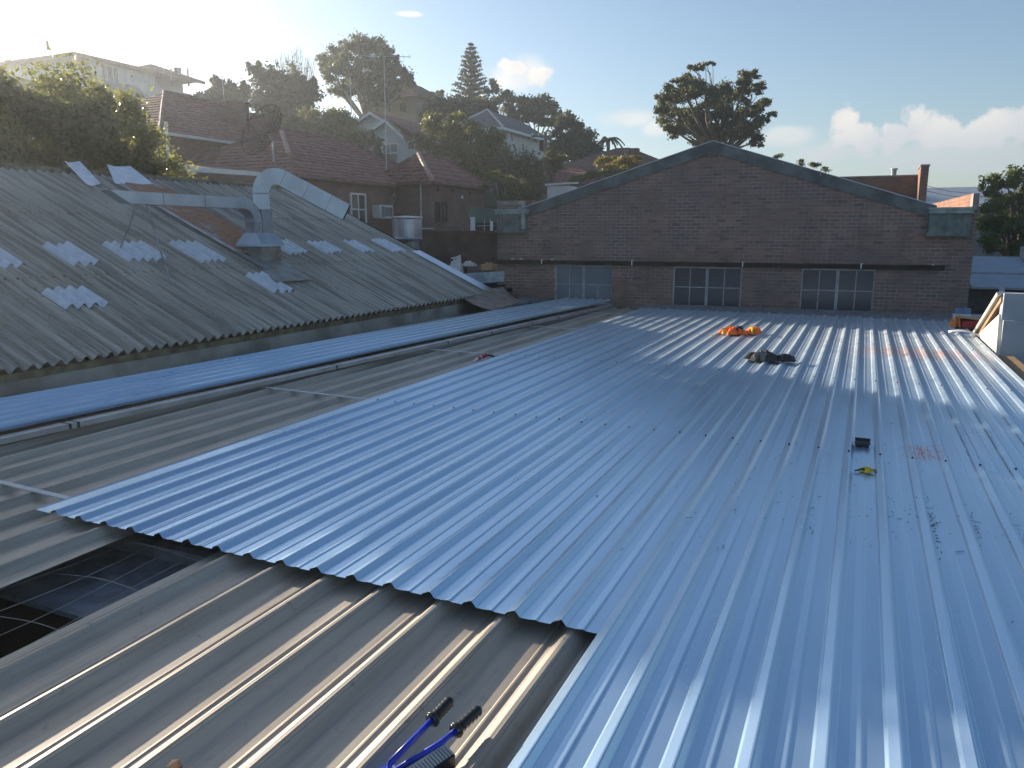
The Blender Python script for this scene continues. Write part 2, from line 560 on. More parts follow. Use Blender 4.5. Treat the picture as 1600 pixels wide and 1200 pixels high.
class MB:
    def __init__(s):
        s.v = []; s.f = []; s.mi = []

    def add(s, vs, fs, mi=0):
        b = len(s.v)
        s.v += [tuple(v) for v in vs]
        for f in fs:
            s.f.append(tuple(i + b for i in f)); s.mi.append(mi)
        return s

    def quad(s, a, b, c, d, mi=0):
        return s.add([a, b, c, d], [(0, 1, 2, 3)], mi)

    def box(s, lo, hi, mi=0, rot=None, piv=None):
        x0, y0, z0 = lo; x1, y1, z1 = hi
        vs = [Vector(p) for p in ((x0, y0, z0), (x1, y0, z0), (x1, y1, z0), (x0, y1, z0), (x0, y0, z1), (x1, y0, z1), (x1, y1, z1), (x0, y1, z1))]
        if rot is not None:
            pv = Vector(piv) if piv is not None else sum(vs, Vector()) / 8
            vs = [rot @ (v - pv) + pv for v in vs]
        return s.add(vs, [(0, 3, 2, 1), (4, 5, 6, 7), (0, 1, 5, 4), (1, 2, 6, 5), (2, 3, 7, 6), (3, 0, 4, 7)], mi)

    def beam(s, p, q, w, h, up=(0, 0, 1), mi=0):
        p = Vector(p); q = Vector(q); d = (q - p).normalized(); up = Vector(up)
        sd = d.cross(up).normalized(); up = sd.cross(d).normalized()
        vs = []
        for c in (p, q):
            for a, b in ((-1, -1), (1, -1), (1, 1), (-1, 1)):
                vs.append(c + sd * (a * w / 2) + up * (b * h / 2))
        return s.add(vs, [(0, 1, 2, 3), (7, 6, 5, 4), (0, 4, 5, 1), (1, 5, 6, 2), (2, 6, 7, 3), (3, 7, 4, 0)], mi)

    def prism(s, poly, vec, mi=0):
        vec = Vector(vec); n = len(poly)
        a = [Vector(p) for p in poly]
        vs = a + [p + vec for p in a]
        fs = [tuple(range(n)), tuple(range(2 * n - 1, n - 1, -1))]
        fs += [(i, i + n, (i + 1) % n + n, (i + 1) % n) for i in range(n)]
        return s.add(vs, fs, mi)

    def tube(s, pts, rad, n=8, cap=True, mi=0):
        pts = [Vector(p) for p in pts]
        if isinstance(rad, (int, float)): rad = [rad] * len(pts)
        b = len(s.v); ref = None
        for i, p in enumerate(pts):
            d = (pts[min(i + 1, len(pts) - 1)] - pts[max(i - 1, 0)]).normalized()
            if ref is None:
                ref = d.orthogonal().normalized()
            ref = (ref - d * ref.dot(d))
            ref = ref.normalized() if ref.length > 1e-5 else d.orthogonal().normalized()
            o = d.cross(ref)
            for k in range(n):
                a = 2 * math.pi * k / n
                s.v.append(tuple(p + (ref * math.cos(a) + o * math.sin(a)) * rad[i]))
        for i in range(len(pts) - 1):
            for k in range(n):
                s.f.append((b + i * n + k, b + i * n + (k + 1) % n, b + (i + 1) * n + (k + 1) % n, b + (i + 1) * n + k)); s.mi.append(mi)
        if cap:
            s.f.append(tuple(b + k for k in range(n - 1, -1, -1))); s.mi.append(mi)
            e = b + (len(pts) - 1) * n
            s.f.append(tuple(e + k for k in range(n))); s.mi.append(mi)
        return s

    def build(s, name, mat, parent=None, local=False, smooth=False, bevel=0, kind=None, label=None):
        me = bpy.data.meshes.new(name)
        vs = s.v
        if parent is not None and not local:
            inv = WM[parent.name].inverted()
            vs = [tuple(inv @ Vector(v)) for v in vs]
        me.from_pydata(vs, [], s.f)
        mats = mat if isinstance(mat, (list, tuple)) else [mat]
        for m in mats: me.materials.append(m)
        if len(mats) > 1:
            me.polygons.foreach_set('material_index', s.mi)
        if smooth:
            me.polygons.foreach_set('use_smooth', [True] * len(me.polygons))
        me.update()
        o = bpy.data.objects.new(name, me)
        COL.objects.link(o)
        if parent is not None:
            o.parent = parent
            WM[o.name] = WM[parent.name]
        else:
            WM[o.name] = Matrix.Identity(4)
        if bevel:
            b = o.modifiers.new('bevel', 'BEVEL'); b.width = bevel; b.segments = 2; b.limit_method = 'ANGLE'
        if kind: o['kind'] = kind
        if label: o['label'] = label
        return o


def npmesh(name, verts, nquads, mat, parent=None, kind=None):
    """verts (nquads*4,3) world coordinates"""
    me = bpy.data.meshes.new(name)
    if parent is not None:
        inv = np.array(WM[parent.name].inverted())
        verts = verts @ inv[:3, :3].T + inv[:3, 3]
    me.vertices.add(nquads * 4)
    me.vertices.foreach_set('co', verts.astype(np.float32).ravel())
    me.loops.add(nquads * 4)
    me.loops.foreach_set('vertex_index', np.arange(nquads * 4, dtype=np.int32))
    me.polygons.add(nquads)
    me.polygons.foreach_set('loop_start', np.arange(0, nquads * 4, 4, dtype=np.int32))
    me.polygons.foreach_set('loop_total', np.full(nquads, 4, dtype=np.int32))
    me.materials.append(mat)
    me.update(calc_edges=True)
    me.validate()
    o = bpy.data.objects.new(name, me)
    COL.objects.link(o)
    if parent is not None:
        o.parent = parent
    WM[o.name] = WM[parent.name] if parent is not None else Matrix.Identity(4)
    if kind: o['kind'] = kind
    return o


def copy_child(o, parent, loc=(0, 0, 0)):
    c = o.copy()
    COL.objects.link(c)
    c.parent = parent
    c.location = loc
    return c


# ------------------------------------------------------------------ terrain
PXT = [-1500, -600, 0, 300, 650, 800, 950, 1100, 1300, 1600, 2600]
HT = [9, 12, 14.0, 12.5, 11.5, 8.5, 4.6, 0.5, -2.5, -3.5, -3.5]


def ground(x, y):
    lat = x * _rt.x + y * _rt.y
    D = x * _fw.x + y * _fw.y
    if D < 1: return -3.6
    px = 800 + 1200 * lat / D
    h = float(np.interp(px, PXT, HT))
    t = min(1, max(0, (math.hypot(x, y) - 30) / 44.0))
    t = t * t * (3 - 2 * t)
    far = min(1, max(0, (D - 110) / 200.0))
    return -3.6 + (h + 3.6) * t * (1 - 0.85 * far)


gm = MB()
radii = [0, 6, 12, 18, 24, 28, 32, 36, 40, 45, 50, 56, 62, 68, 75, 82, 90, 100, 115, 140, 180, 240, 320, 450, 600]
NP = 120
for r in radii:
    for k in range(NP):
        a = 2 * math.pi * k / NP
        x, y = r * math.sin(a), r * math.cos(a)
        gm.v.append((x, y, ground(x, y)))
for i in range(len(radii) - 1):
    for k in range(NP):
        b = i * NP
        gm.f.append((b + k, b + NP + k, b + NP + (k + 1) % NP, b + (k + 1) % NP)); gm.mi.append(0)
tag(gm.build('ground', M['soil'], smooth=True), kind='structure')

hz = MB()
hz.box((-640, -640, -6.0), (640, 640, 36.0))
hm = bpy.data.materials.new('haze_air')
hm.use_nodes = True
ht = hm.node_tree
ht.nodes.remove(ht.nodes['Principled BSDF'])
pv = ht.nodes.new('ShaderNodeVolumePrincipled')
pv.inputs['Color'].default_value = (0.88, 0.94, 1.0, 1)
pv.inputs['Density'].default_value = 0.0012
pv.inputs['Anisotropy'].default_value = 0.64
ht.links.new(pv.outputs[0], ht.nodes['Material Output'].inputs['Volume'])
tag(hz.build('haze', hm), kind='stuff')

# ------------------------------------------------------------------ the low building we stand on
PITCHN = 0.24           # new rib pitch
X0 = 0.25               # one rib centre
YL = 3.17               # front lip of the laid sheets
YE = 18.9               # far end of the sheets
XR = 1.93

shed = thing('low_building', (-3, 8, -3.6), 'low flat roofed shed under the metal roof sheets we look across', 'building')
b = MB()
b.box((-8.55, -3, -3.6), (-8.35, 19.55, -0.12))
b.box((1.7, -3, -3.6), (1.9, 19.5, -0.12))
b.box((-8.35, -3.0, -3.6), (1.7, -2.8, -0.12))
b.box((-8.35, 19.3, -3.6), (1.7, 19.5, -0.12))
b.build('wall', M['graywall'], shed)
b = MB()
for y in (-1, 0.4, 3.4, 6.4, 9.4, 12.4, 15.4, 18.4):
    b.beam((-8.35, y, -0.28), (1.7, y, -0.28), 0.07, 0.2)
b.build('purlin', M['galv_dark'], shed)
b = MB()
b.box((-8.3, -2.8, -1.35), (1.65, 19.2, -1.3))
b.build('ceiling', M['dark'], shed)

# old ribbed deck, pan by pan
old = thing('old_deck_roof', (-3, 8, -0.07), 'old weathered grey ribbed metal deck with wide ribs and one missing strip', 'roof')
OP = 0.358
OX = -1.125


def oldpan(y0, y1):
    prof = [(-0.179, -0.070), (-0.120, -0.070), (-0.112, -0.065), (-0.104, -0.065), (-0.097, -0.070), (-0.082, -0.0695), (-0.066, -0.062),
            (-0.046, -0.042), (-0.030, -0.027), (-0.014, -0.0175), (0.004, -0.0165), (0.013, -0.0195), (0.017, -0.027), (0.0215, -0.0265),
            (0.062, -0.064), (0.070, -0.069), (0.1, -0.070), (0.179, -0.070)]
    m = MB()
    ys = [y0 + (y1 - y0) * i / max(1, int((y1 - y0) / 0.8)) for i in range(int((y1 - y0) / 0.8) + 1)]
    n = len(prof)
    for j, y in enumerate(ys):
        for i, (x, z) in enumerate(prof):
            w = 0.0 if i in (0, n - 1) else 0.0022 * math.sin(y * 2.1 + i)
            m.v.append((x, y, z + w * 0.6))
    for j in range(len(ys) - 1):
        for i in range(n - 1):
            m.f.append((j * n + i, j * n + i + 1, (j + 1) * n + i + 1, (j + 1) * n + i)); m.mi.append(0)
    return m


def oldribhalf(y0, y1, side):
    m = oldpan(y0, y1)
    return m


p_full = None
off = Vector((3, -8, 0.07))
for k in range(-21, 8):
    X = OX + OP * k
    hole = -4.2 < X < -3.5            # missing pans
    if hole:
        if X < -3.8 or True:
            pass
        y0 = 3.9
        o = oldpan(y0, 19.2).build('roof_pan', M['oldsteel'], None)
        o.parent = old; o.location = (X - old.location.x, -8, 0.07)
        continue
    if p_full is None:
        p_full = oldpan(-2.4, 19.2).build('roof_pan', M['oldsteel'], None)
        p_full.parent = old; p_full.location = (X - old.location.x, -8, 0.07)
    else:
        copy_child(p_full, old, (X - old.location.x, -8, 0.07))
# a beam and dim board seen through the gap
b = MB()
b.box((-6.0, 2.62, -0.30), (-2.4, 4.6, -0.27))
b.build('sarking_board', simple('dim_board', (0.16, 0.18, 0.20), 0.6, var=0.3), shed)
# safety mesh strung below the gap
sm = thing('safety_mesh', (-3.85, 2.5, -0.1), 'sagging wire safety mesh strung across the gap in the old deck', 'mesh')
for i, x in enumerate((-4.22, -4.02, -3.8, -3.58)):
    m = MB()
    m.tube([(x + 0.02 * math.sin(3 * y + i), y, -0.115 - 0.03 * math.sin(y * 2.3 + i)) for y in np.linspace(-0.5, 3.9, 26)], 0.0022, 5)
    m.build('long_wire', M['mesh'], sm)
for i, y in enumerate((0.9, 1.35, 1.82, 2.27, 2.75, 3.2)):
    m = MB()
    m.tube([(x, y + 0.015 * math.sin(7 * x + i), -0.112 - 0.02 * math.sin(x * 5 + i)) for x in np.linspace(-4.36, -3.36, 14)], 0.0022, 5)
    m.build('cross_wire', M['mesh'], sm)

# flat straps across the old ribs
for i, (xa, xb, y) in enumerate(((-6.9, -4.6, 3.47), (-6.7, -4.6, 7.12), (-6.4, -4.6, 10.7), (-6.3, -4.6, 14.3), (-6.2, -4.6, 17.4))):
    m = MB()
    m.box((xa, y - 0.025, -0.016), (xb, y + 0.025, -0.008), rot=Matrix.Rotation(R(-2.5), 3, 'Z'))
    o = m.build('flat_strap', M['lightmetal'])
    tag(o, ['pale flat strap nearest the gap in the old deck, running under the blue sheets',
            'flat strap on the old deck reaching back to the timber blocks',
            'flat strap across the old deck just beyond the red caulking gun',
            'flat strap on the old deck in the sunlit ribs, second from the brick wall',
            'farthest flat strap across the old deck close to the brick wall'][i], 'strap', 'flat straps across the old deck')

# new sheets
roof = thing('new_metal_roof', (-1.5, 8, 0), 'new bluish bare steel ribbed roof sheets laid over the old deck', 'roof')


def newprofile():
    # relative to rib centre, from rib to next rib
    P = PITCHN
    return [(-0.044, 0.0), (-0.042, 0.001), (-0.033, 0.0125), (-0.030, 0.0145), (0.004, 0.0285), (0.010, 0.0290), (0.016, 0.0265), (0.036, 0.002), (0.039, 0.0),
            (0.082, 0.0), (0.086, 0.0006), (0.118, 0.0050), (0.123, 0.0046), (0.134, 0.0), (0.172, 0.0)]


def sheet(x_left, nr, y0, y1, z0, seed, left_flat=0.0, right_tail=0.034):
    """nr ribs starting with rib centred at x_left"""
    pts = []
    if left_flat:
        pts += [(x_left - left_flat, 0.006), (x_left - left_flat + 0.012, 0.0), (x_left - 0.12, 0.0)]
    pr = newprofile()
    for k in range(nr):
        for (x, z) in pr:
            pts.append((x_left + k * PITCHN + x, z))
    # closing rib lap
    for (x, z) in pr[:4]:
        pts.append((x_left + nr * PITCHN + x, z))
    pts.append((x_left + nr * PITCHN + 0.004, 0.0285))
    r = random.Random(seed)
    m = MB()
    ny = max(2, int((y1 - y0) / 0.55))
    n = len(pts)
    ph = [r.uniform(0, 6) for _ in range(6)]
    for j in range(ny + 1):
        y = y0 + (y1 - y0) * j / ny
        for i, (x, z) in enumerate(pts):
            w = 0.0009 * math.sin(y * 1.3 + ph[0] + x * 5) + 0.0007 * math.sin(y * 3.1 + ph[1] - x * 9)
            m.v.append((x, y, z + z0 + w))
    for j in range(ny):
        for i in range(n - 1):
            m.f.append((j * n + i, j * n + i + 1, (j + 1) * n + i + 1, (j + 1) * n + i)); m.mi.append(0)
    return m


kk = -21
first = True
idx = 0
while kk < 7:
    nr = min(3, 7 - kk)
    xl = X0 + PITCHN * kk
    near_end = YL if xl < -0.99 else 5.2
    if xl < -0.99 and xl + nr * PITCHN > -0.9:
        nr = int(round((-0.95 - xl) / PITCHN))
    m = sheet(xl, nr, near_end + (0.0 if first else random.uniform(-0.006, 0.006)), YE - 0.012 * idx, 0.0006 * (idx % 2), idx, 0.19 if first else 0)
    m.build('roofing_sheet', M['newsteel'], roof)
    first = False
    kk += nr
    idx += 1
kk = -5
for i in range(4):
    m = sheet(X0 + PITCHN * kk, 3, -1.2, 5.43 + random.uniform(-0.004, 0.004), 0.0065 + 0.0006 * (i % 2), 40 + i)
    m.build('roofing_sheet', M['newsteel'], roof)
    kk += 3
# roofing screws
m = MB()
for y in (6.92, 10.48, 14.05, 17.6):
    for k in range(-21, 8):
        x = X0 + PITCHN * k
        yy = y - 0.012 * (x + 1.5) + random.uniform(-0.012, 0.012)
        m.tube([(x, yy, 0.028), (x, yy, 0.031)], 0.011, 8)
        m.tube([(x, yy, 0.031), (x, yy, 0.038)], 0.0065, 6)
for x, y in ((-2.9, 6.2), (-1.6, 5.0), (-1.4, 4.2)):
    m.tube([(x, y, 0.0), (x, y, 0.006)], 0.006, 6)
m.build('roofing_screws', M['blackplastic'], roof, kind='stuff')
# swarf and drill shavings
m = MB()
for i in range(150):
    if i < 95:
        x = random.gauss(0.55, 0.55); y = random.gauss(5.35, 0.35)
    else:
        x = random.uniform(-1.2, 1.7); y = random.uniform(4.0, 7.4)
    if x > 1.8 or x < -1.3: continue
    if random.random() < 0.55:
        x = X0 + PITCHN * round((x - X0) / PITCHN) + 0.05 + random.gauss(0, 0.008)
    rel = (x - X0 + 0.12) % PITCHN - 0.12
    zb = 0.034 if abs(rel) < 0.02 else (0.022 if abs(rel) < 0.043 else 0.012)
    a = random.gauss(0.3, 0.9) if random.random() < 0.5 else math.pi / 2 + random.gauss(0, .3)
    l = random.uniform(0.004, 0.03) if random.random() < .8 else random.uniform(0.03, 0.06)
    w = random.uniform(0.0015, 0.004)
    d = Vector((math.cos(a), math.sin(a), 0))
    m.beam(Vector((x, y, zb)) - d * l / 2, Vector((x, y, zb + 0.002)) + d * l / 2, w, 0.002)
for i in range(26):
    x = X0 + PITCHN + random.gauss(0.052, 0.008) - (0.0); y = random.uniform(4.75, 5.6)
    m.beam((x, y, 0.008), (x + random.gauss(0, .008), y + random.gauss(0, .012), 0.009), 0.005, 0.002)
tag(m.build('metal_shavings', M['blackplastic']), 'dark drill shavings scattered over the new sheets', 'debris', kind='stuff')

# apron flashing between the sheets and the brick wall
m = MB()
m.prism([(-5.2, 18.86, 0.012), (1.98, 18.62, 0.012), (3.3, 20.10, 0.05), (-5.0, 19.72, 0.05)], (0, 0, -0.02))
tag(m.build('apron_flashing', M['galv_dark']), 'dark apron flashing strip along the foot of the brick wall', 'flashing')

# ------------------------------------------------------------------ brick gable wall
WROT = R(3)
gw = thing('brick_workshop', (-1.3, 20.0, 0), 'dark brick workshop gable with three steel windows at the end of the roof', 'building', rz=WROT)
UL, UR = -8.03, 3.52
PK = (-2.30, 4.07)
wins = [(-6.33, -4.75), (-3.14, -1.45), (-0.05, 1.57)]
WZ0, WZ1 = -0.02, 1.0


def gable_top(u):
    if u < -7.3: return 2.72
    if u > 3.40: return 2.72
    if u > 2.68: return 2.40
    if u < PK[0]: return 2.42 + (u + 7.2) / (PK[0] + 7.2) * (PK[1] - 0.08 - 2.42)
    return PK[1] - 0.08 - (u - PK[0]) / (2.68 - PK[0]) * (PK[1] - 0.08 - 2.36)


m = MB()
TH = 0.3


def wpoly(p):
    m.prism([(u, 0, z) for u, z in p], (0, TH, 0))


wpoly([(UL, -3.6), (UR, -3.6), (UR, WZ0), (UL, WZ0)])
edges = [UL] + [e for w in wins for e in w] + [UR]
for i in range(0, len(edges), 2):
    wpoly([(edges[i], WZ0 + .0005), (edges[i + 1], WZ0 + .0005), (edges[i + 1], WZ1 - .0005), (edges[i], WZ1 - .0005)])
wpoly([(UL, WZ1), (UR, WZ1), (UR, 2.715), (3.40, 2.715), (3.40, 2.38), (2.68, gable_top(2.68)), (PK[0], PK[1] - 0.1), (-7.2, gable_top(-7.2)), (-7.3, 2.40), (-7.3, 2.715), (UL, 2.715)])
m.build('wall', M['mortar'], gw, local=True)
# bricks
rects = []
H = 0.086
row = 0
z = -0.9
while z < 4.0:
    u = UL + (0.12 if row % 2 else 0.0)
    if row % 2:
        rects.append((UL, UL + 0.11, z, z + 0.076))
    while u < UR - 0.02:
        rects.append((u, min(u + 0.23, UR), z, z + 0.076))
        u += 0.24
    z += H; row += 1
final = []
for (a, b_, z0, z1) in rects:
    segs = [(a, b_)]
    if z1 > WZ0 and z0 < WZ1 + 0.0:
        for (w0, w1) in wins:
            ns = []
            for (p, q) in segs:
                if q <= w0 or p >= w1: ns.append((p, q))
                else:
                    if p < w0 - 0.02: ns.append((p, w0))
                    if q > w1 + 0.02: ns.append((w1, q))
            segs = ns
    for (p, q) in segs:
        t = min(gable_top(p), gable_top(q)) - 0.03
        if z1 > t: continue
        final.append((p, q, z0, z1))


def brick(m, p, q, z0, z1):
    d = 0.006 + random.uniform(-0.002, 0.0035)
    j = 0.0015
    z0 += random.uniform(-j, j); z1 += random.uniform(-j, j)
    m.add([(p, 0, z0), (q, 0, z0), (q, 0, z1), (p, 0, z1), (p + .004, -d, z0 + .003), (q - .004, -d, z0 + .003), (q - .004, -d, z1 - .003), (p + .004, -d, z1 - .003)],
          [(4, 5, 6, 7), (0, 1, 5, 4), (1, 2, 6, 5), (2, 3, 7, 6), (3, 0, 4, 7)])


# the nearest, clearest bricks (between and beside the windows, right side) are parts of their own
vis = [f for f in final if f[2] > 0.02]
vis.sort(key=lambda f: (0 if f[3] < 1.0 else 1, -f[0]))
single = vis[:296]
sset = set(single)
proto = {}
for f in single:
    w = round(f[1] - f[0], 3)
    if w not in proto:
        mm = MB(); brick(mm, -w / 2, w / 2, -0.038, 0.038)
        o = mm.build('brick', M['brick'], None)
        proto[w] = o
        o.parent = gw
    else:
        o = proto[w].copy(); COL.objects.link(o); o.parent = gw
    o.location = ((f[0] + f[1]) / 2, random.uniform(-0.002, 0.001), (f[2] + f[3]) / 2)
m = MB()
for f in final:
    if f not in sset: brick(m, *f)
m.build('brick_courses', M['brick_many'], gw, local=True, kind='stuff')
# windows
for wi, (w0, w1) in enumerate(wins):
    m = MB()
    t = 0.028
    yf = 0.05
    m.box((w0, yf, WZ0), (w0 + t, yf + .05, WZ1)); m.box((w1 - t, yf, WZ0), (w1, yf + .05, WZ1))
    m.box((w0 + t, yf, WZ1 - t), (w1 - t, yf + .05, WZ1)); m.box((w0 + t, yf, WZ0), (w1 - t, yf + .05, WZ0 + t))
    win = m.build('window', M['windowframe'], gw, local=True)
    mid = (w0 + w1) / 2
    m = MB(); m.box((mid - .032, yf - .005, WZ0 + t), (mid - .006, yf + .045, WZ1 - t)); m.box((mid + .006, yf - .005, WZ0 + t), (mid + .032, yf + .045, WZ1 - t))
    m.build('mullion', M['windowframe'], win, local=True)
    zt = 0.49
    for s_, (a, b_) in enumerate(((w0 + t, mid - .032), (mid + .032, w1 - t))):
        m = MB(); m.box((a, yf + .004, zt - .009), (b_, yf + .034, zt + .009)); m.build('transom', M['windowframe'], win, local=True)
        c = (a + b_) / 2
        split_top = not (wi == 0 and s_ == 1)
        m = MB()
        m.box((c - .009, yf + .006, WZ0 + t), (c + .009, yf + .03, zt - .009))
        if split_top: m.box((c - .009, yf + .006, zt + .009), (c + .009, yf + .03, WZ1 - t))
        m.build('glazing_bar', M['windowframe'], win, local=True)
        for (pa, pb) in ((a, c - .009), (c + .009, b_)):
            for (za, zb) in ((WZ0 + t, zt - .009), (zt + .009, WZ1 - t)):
                if not split_top and za > zt:
                    if pa == a:
                        m = MB(); m.box((a, yf + .016, za), (b_, yf + .022, zb))
                        m.build('board_pane', M['board'], win, local=True, label='large grey boarded pane')
                    continue
                m = MB()
                tl = random.uniform(-.004, .004)
                m.prism([(pa, yf + .016 + tl, za), (pb, yf + .016 - tl, za), (pb, yf + .016 - tl, zb), (pa, yf + .016 + tl, zb)], (0, .005, 0))
                m.build('pane', M['board'] if wi == 0 else M['glass'], win, local=True)
    m = MB(); m.box((w0 - .06, -.05, WZ0 - .06), (w1 + .06, .05, WZ0 - .003)); m.build('sill', M['concrete'], win, local=True)
    m = MB(); m.box((w0 - .1, .2, WZ0 - .1), (w1 + .1, .28, WZ1 + .1)); m.build('blackout', M['dark'], win, local=True)
# dark ledge gutter with brackets
m = MB(); m.box((UL - .02, -.10, 1.02), (2.98, -.009, 1.125)); m.box((UL - .02, -.112, 1.10), (2.98, -.10, 1.122))
m.build('ledge_gutter', M['ledge'], gw, local=True)
for u in (-6.68, -4.2, -1.43, 1.24):
    m = MB(); m.box((u - .012, -.145, 1.03), (u + .012, -.127, 1.14)); m.box((u - .012, -.145, 1.14), (u + .04, -.06, 1.15))
    m.build('gutter_bracket', M['white'], gw, local=True)
for u in (-7.55, -7.3, -6.4):
    m = MB(); m.box((u - .035, -.07, 1.13), (u + .035, -.02, 1.17)); m.build('mortar_patch', M['offwhite'], gw, local=True)
m = MB(); m.tube([(2.72, -.03, 1.15), (2.86, -.05, 1.04)], .018, 6); m.build('pipe_stub', M['offwhite'], gw, local=True)
# barge
for (ua, za, ub, zb, nm) in ((-7.22, 2.545, PK[0], PK[1], 0), (PK[0], PK[1], 2.70, 2.455, 1)):
    m = MB()
    n = 6
    for i in range(n):
        t0, t1 = i / n, (i + 1) / n - 0.0008
        A = (ua + (ub - ua) * t0, za + (zb - za) * t0); B = (ua + (ub - ua) * t1, za + (zb - za) * t1)
        yo = random.uniform(-.002, .002)
        m2 = MB()
        m2.prism([(A[0], -.045 + yo, A[1] - .29), (B[0], -.045 + yo, B[1] - .29), (B[0], -.045 + yo, B[1] - .012), (A[0], -.045 + yo, A[1] - .012)], (0, .038, 0))
        m2.build('barge_panel', M['barge'], gw, local=True)
    m.prism([(ua - (.06 if nm == 0 else 0), -.06, za - .011 - (.018 if nm == 0 else 0)), (ub, -.06, zb - .011), (ub, -.06, zb + .004), (ua - (.06 if nm == 0 else 0), -.06, za + .004 - (.018 if nm == 0 else 0))], (0, .4, 0))
    m.build('barge_capping', M['flash'], gw, local=True)
    m = MB()
    m.prism([(ua, .31, za - .12), (ub, .31, zb - .12), (ub, .31, zb - .06), (ua, .31, za - .06)], (0, 14, 0))
    m.build('roof', M['fibro'], gw, local=True)
# side walls, piers and parapet
m = MB(); m.box((UR - .11, .301, -3.6), (UR, 14, 2.72)); m.build('parapet', M['brick_orange'], gw, local=True)
m = MB(); m.box((UL, .301, -3.6), (UL + .11, 14, 2.5)); m.box((-7.45, .302, 2.2), (-7.15, 1.6, 2.74)); m.build('side_wall', M['housebrick'], gw, local=True)


def rainhead(u0, u1, z0, z1, post):
    m = MB()
    m.box((u0, -.20, z0 + .08), (u1, -.012, z1 - .12))
    rh = m.build('rain_head', M['copper'], gw, local=True)
    m = MB(); m.box((u0 - .03, -.25, z1 - .13), (u1 + .03, -.011, z1 - .05)); m.box((u0 - .05, -.27, z1 - .05), (u1 + .05, -.0105, z1))
    m.build('rim', M['copperlight'], rh, local=True)
    m = MB(); m.box((u0 - .04, -.23, z0), (u1 + .04, -.0112, z0 + .08)); m.build('bottom_trim', M['copper'], rh, local=True)
    m = MB()
    for i in range(1, 5):
        uu = u0 + (u1 - u0) * i / 5
        m.box((uu - .008, -.214, z0 + .08), (uu + .008, -.2, z1 - .13))
    m.build('seam', M['copper'], rh, local=True)
    if post:
        m = MB(); m.tube([(u1 - .05, -.255, z0 + .1), (u1 - .05, -.255, z1 - .14)], .055, 10); m.build('overflow_pipe', M['copperlight'], rh, local=True)


rainhead(-7.96, -7.12, 1.86, 2.49, True)
rainhead(2.56, 3.38, 1.78, 2.41, False)

# ------------------------------------------------------------------ fibro roofed workshop on the left
EX, EZ, RX, FP = -8.6, 0.36, -14.5, R(24)
TN = math.tan(FP)
RZ = EZ + (EX - RX) * TN
VY = 17.75
fb = thing('fibro_workshop', (-14, 9, -3.6), 'long workshop with weathered grey corrugated fibro roof and white translucent patches', 'building')
CP = 0.17


def on_roof(px, py, lift=0.0):
    r = ray(px, py)
    s = (EZ + lift + TN * EX - CAM.z) / (r.z + TN * r.x)
    return CAM + r * s


def rz_at(x): return EZ + (EX - x) * TN


NRM = Vector((math.sin(FP), 0, math.cos(FP)))


def corrug(y0, y1, xa, xb, lift, amp=0.041, seg=8, nx=10, side=1, wob=0.0):
    """corrugated surface from X xa (low) to xb (high)"""
    m = MB()
    ny = int(round((y1 - y0) / CP * seg))
    for i in range(nx + 1):
        x = xa + (xb - xa) * i / nx
        for j in range(ny + 1):
            y = y0 + (y1 - y0) * j / ny
            h = amp * math.cos(2 * math.pi * y / CP) + lift
            h += wob * math.sin(y * 0.9 + x * 0.7) + wob * 0.6 * math.sin(y * 2.7 - x * 1.9)
            if side > 0: z = rz_at(x)
            else: z = RZ - (RX - x) * TN
            m.v.append((x + NRM.x * h * side, y, z + NRM.z * h))
    for i in range(nx):
        for j in range(ny):
            a = i * (ny + 1) + j
            m.f.append((a, a + 1, a + ny + 2, a + ny + 1) if side < 0 else (a, a + ny + 1, a + ny + 2, a + 1)); m.mi.append(0)
    return m


o = None
# three lapped tiers of sheets
xs = [EX + 0.05, -10.6, -12.7, RX]
for t in range(3):
    lap = 0.0 if t == 0 else 0.12
    m = corrug(-2.0, VY, xs[t] + lap, xs[t + 1], 0.004 + 0.016 * t, nx=6, wob=0.0012)
    o = m.build('corrugated_roof', M['fibro'], fb, smooth=True)
corrug(-2.0, VY, RX - 6.2, RX, 0.0, nx=4, side=-1).build('corrugated_roof', M['fibro'], fb, smooth=True)
m = MB()
m.tube([(RX, y, RZ + 0.03) for y in np.linspace(-2, VY, 30)], 0.09, 8)
m.build('ridge_cap', M['moss'], fb, smooth=True)
m = MB()
m.box((-8.78, -2, -0.07), (-8.62, VY - .1, 0.20)); m.box((RX - 6.1, -2, -3.6), (-8.785, VY - .25, 0.19))
m.build('wall', M['concrete'], fb)
m = MB(); m.box((-8.95, -2, 0.201), (-8.66, VY - .1, 0.285)); m.build('eave_packing', M['moss'], fb)
m = MB(); m.prism([(RX - 6, VY - .2, .1), (-8.9, VY - .2, .2), (RX, VY - .2, RZ - .05)], (0, .1, 0)); m.build('gable_wall', M['graywall'], fb)
m = MB(); m.beam((EX + .08, VY + .03, rz_at(EX + .08) - .04), (RX, VY + .03, RZ - .04), .05, .2); m.build('verge_board', M['ledge'], fb)
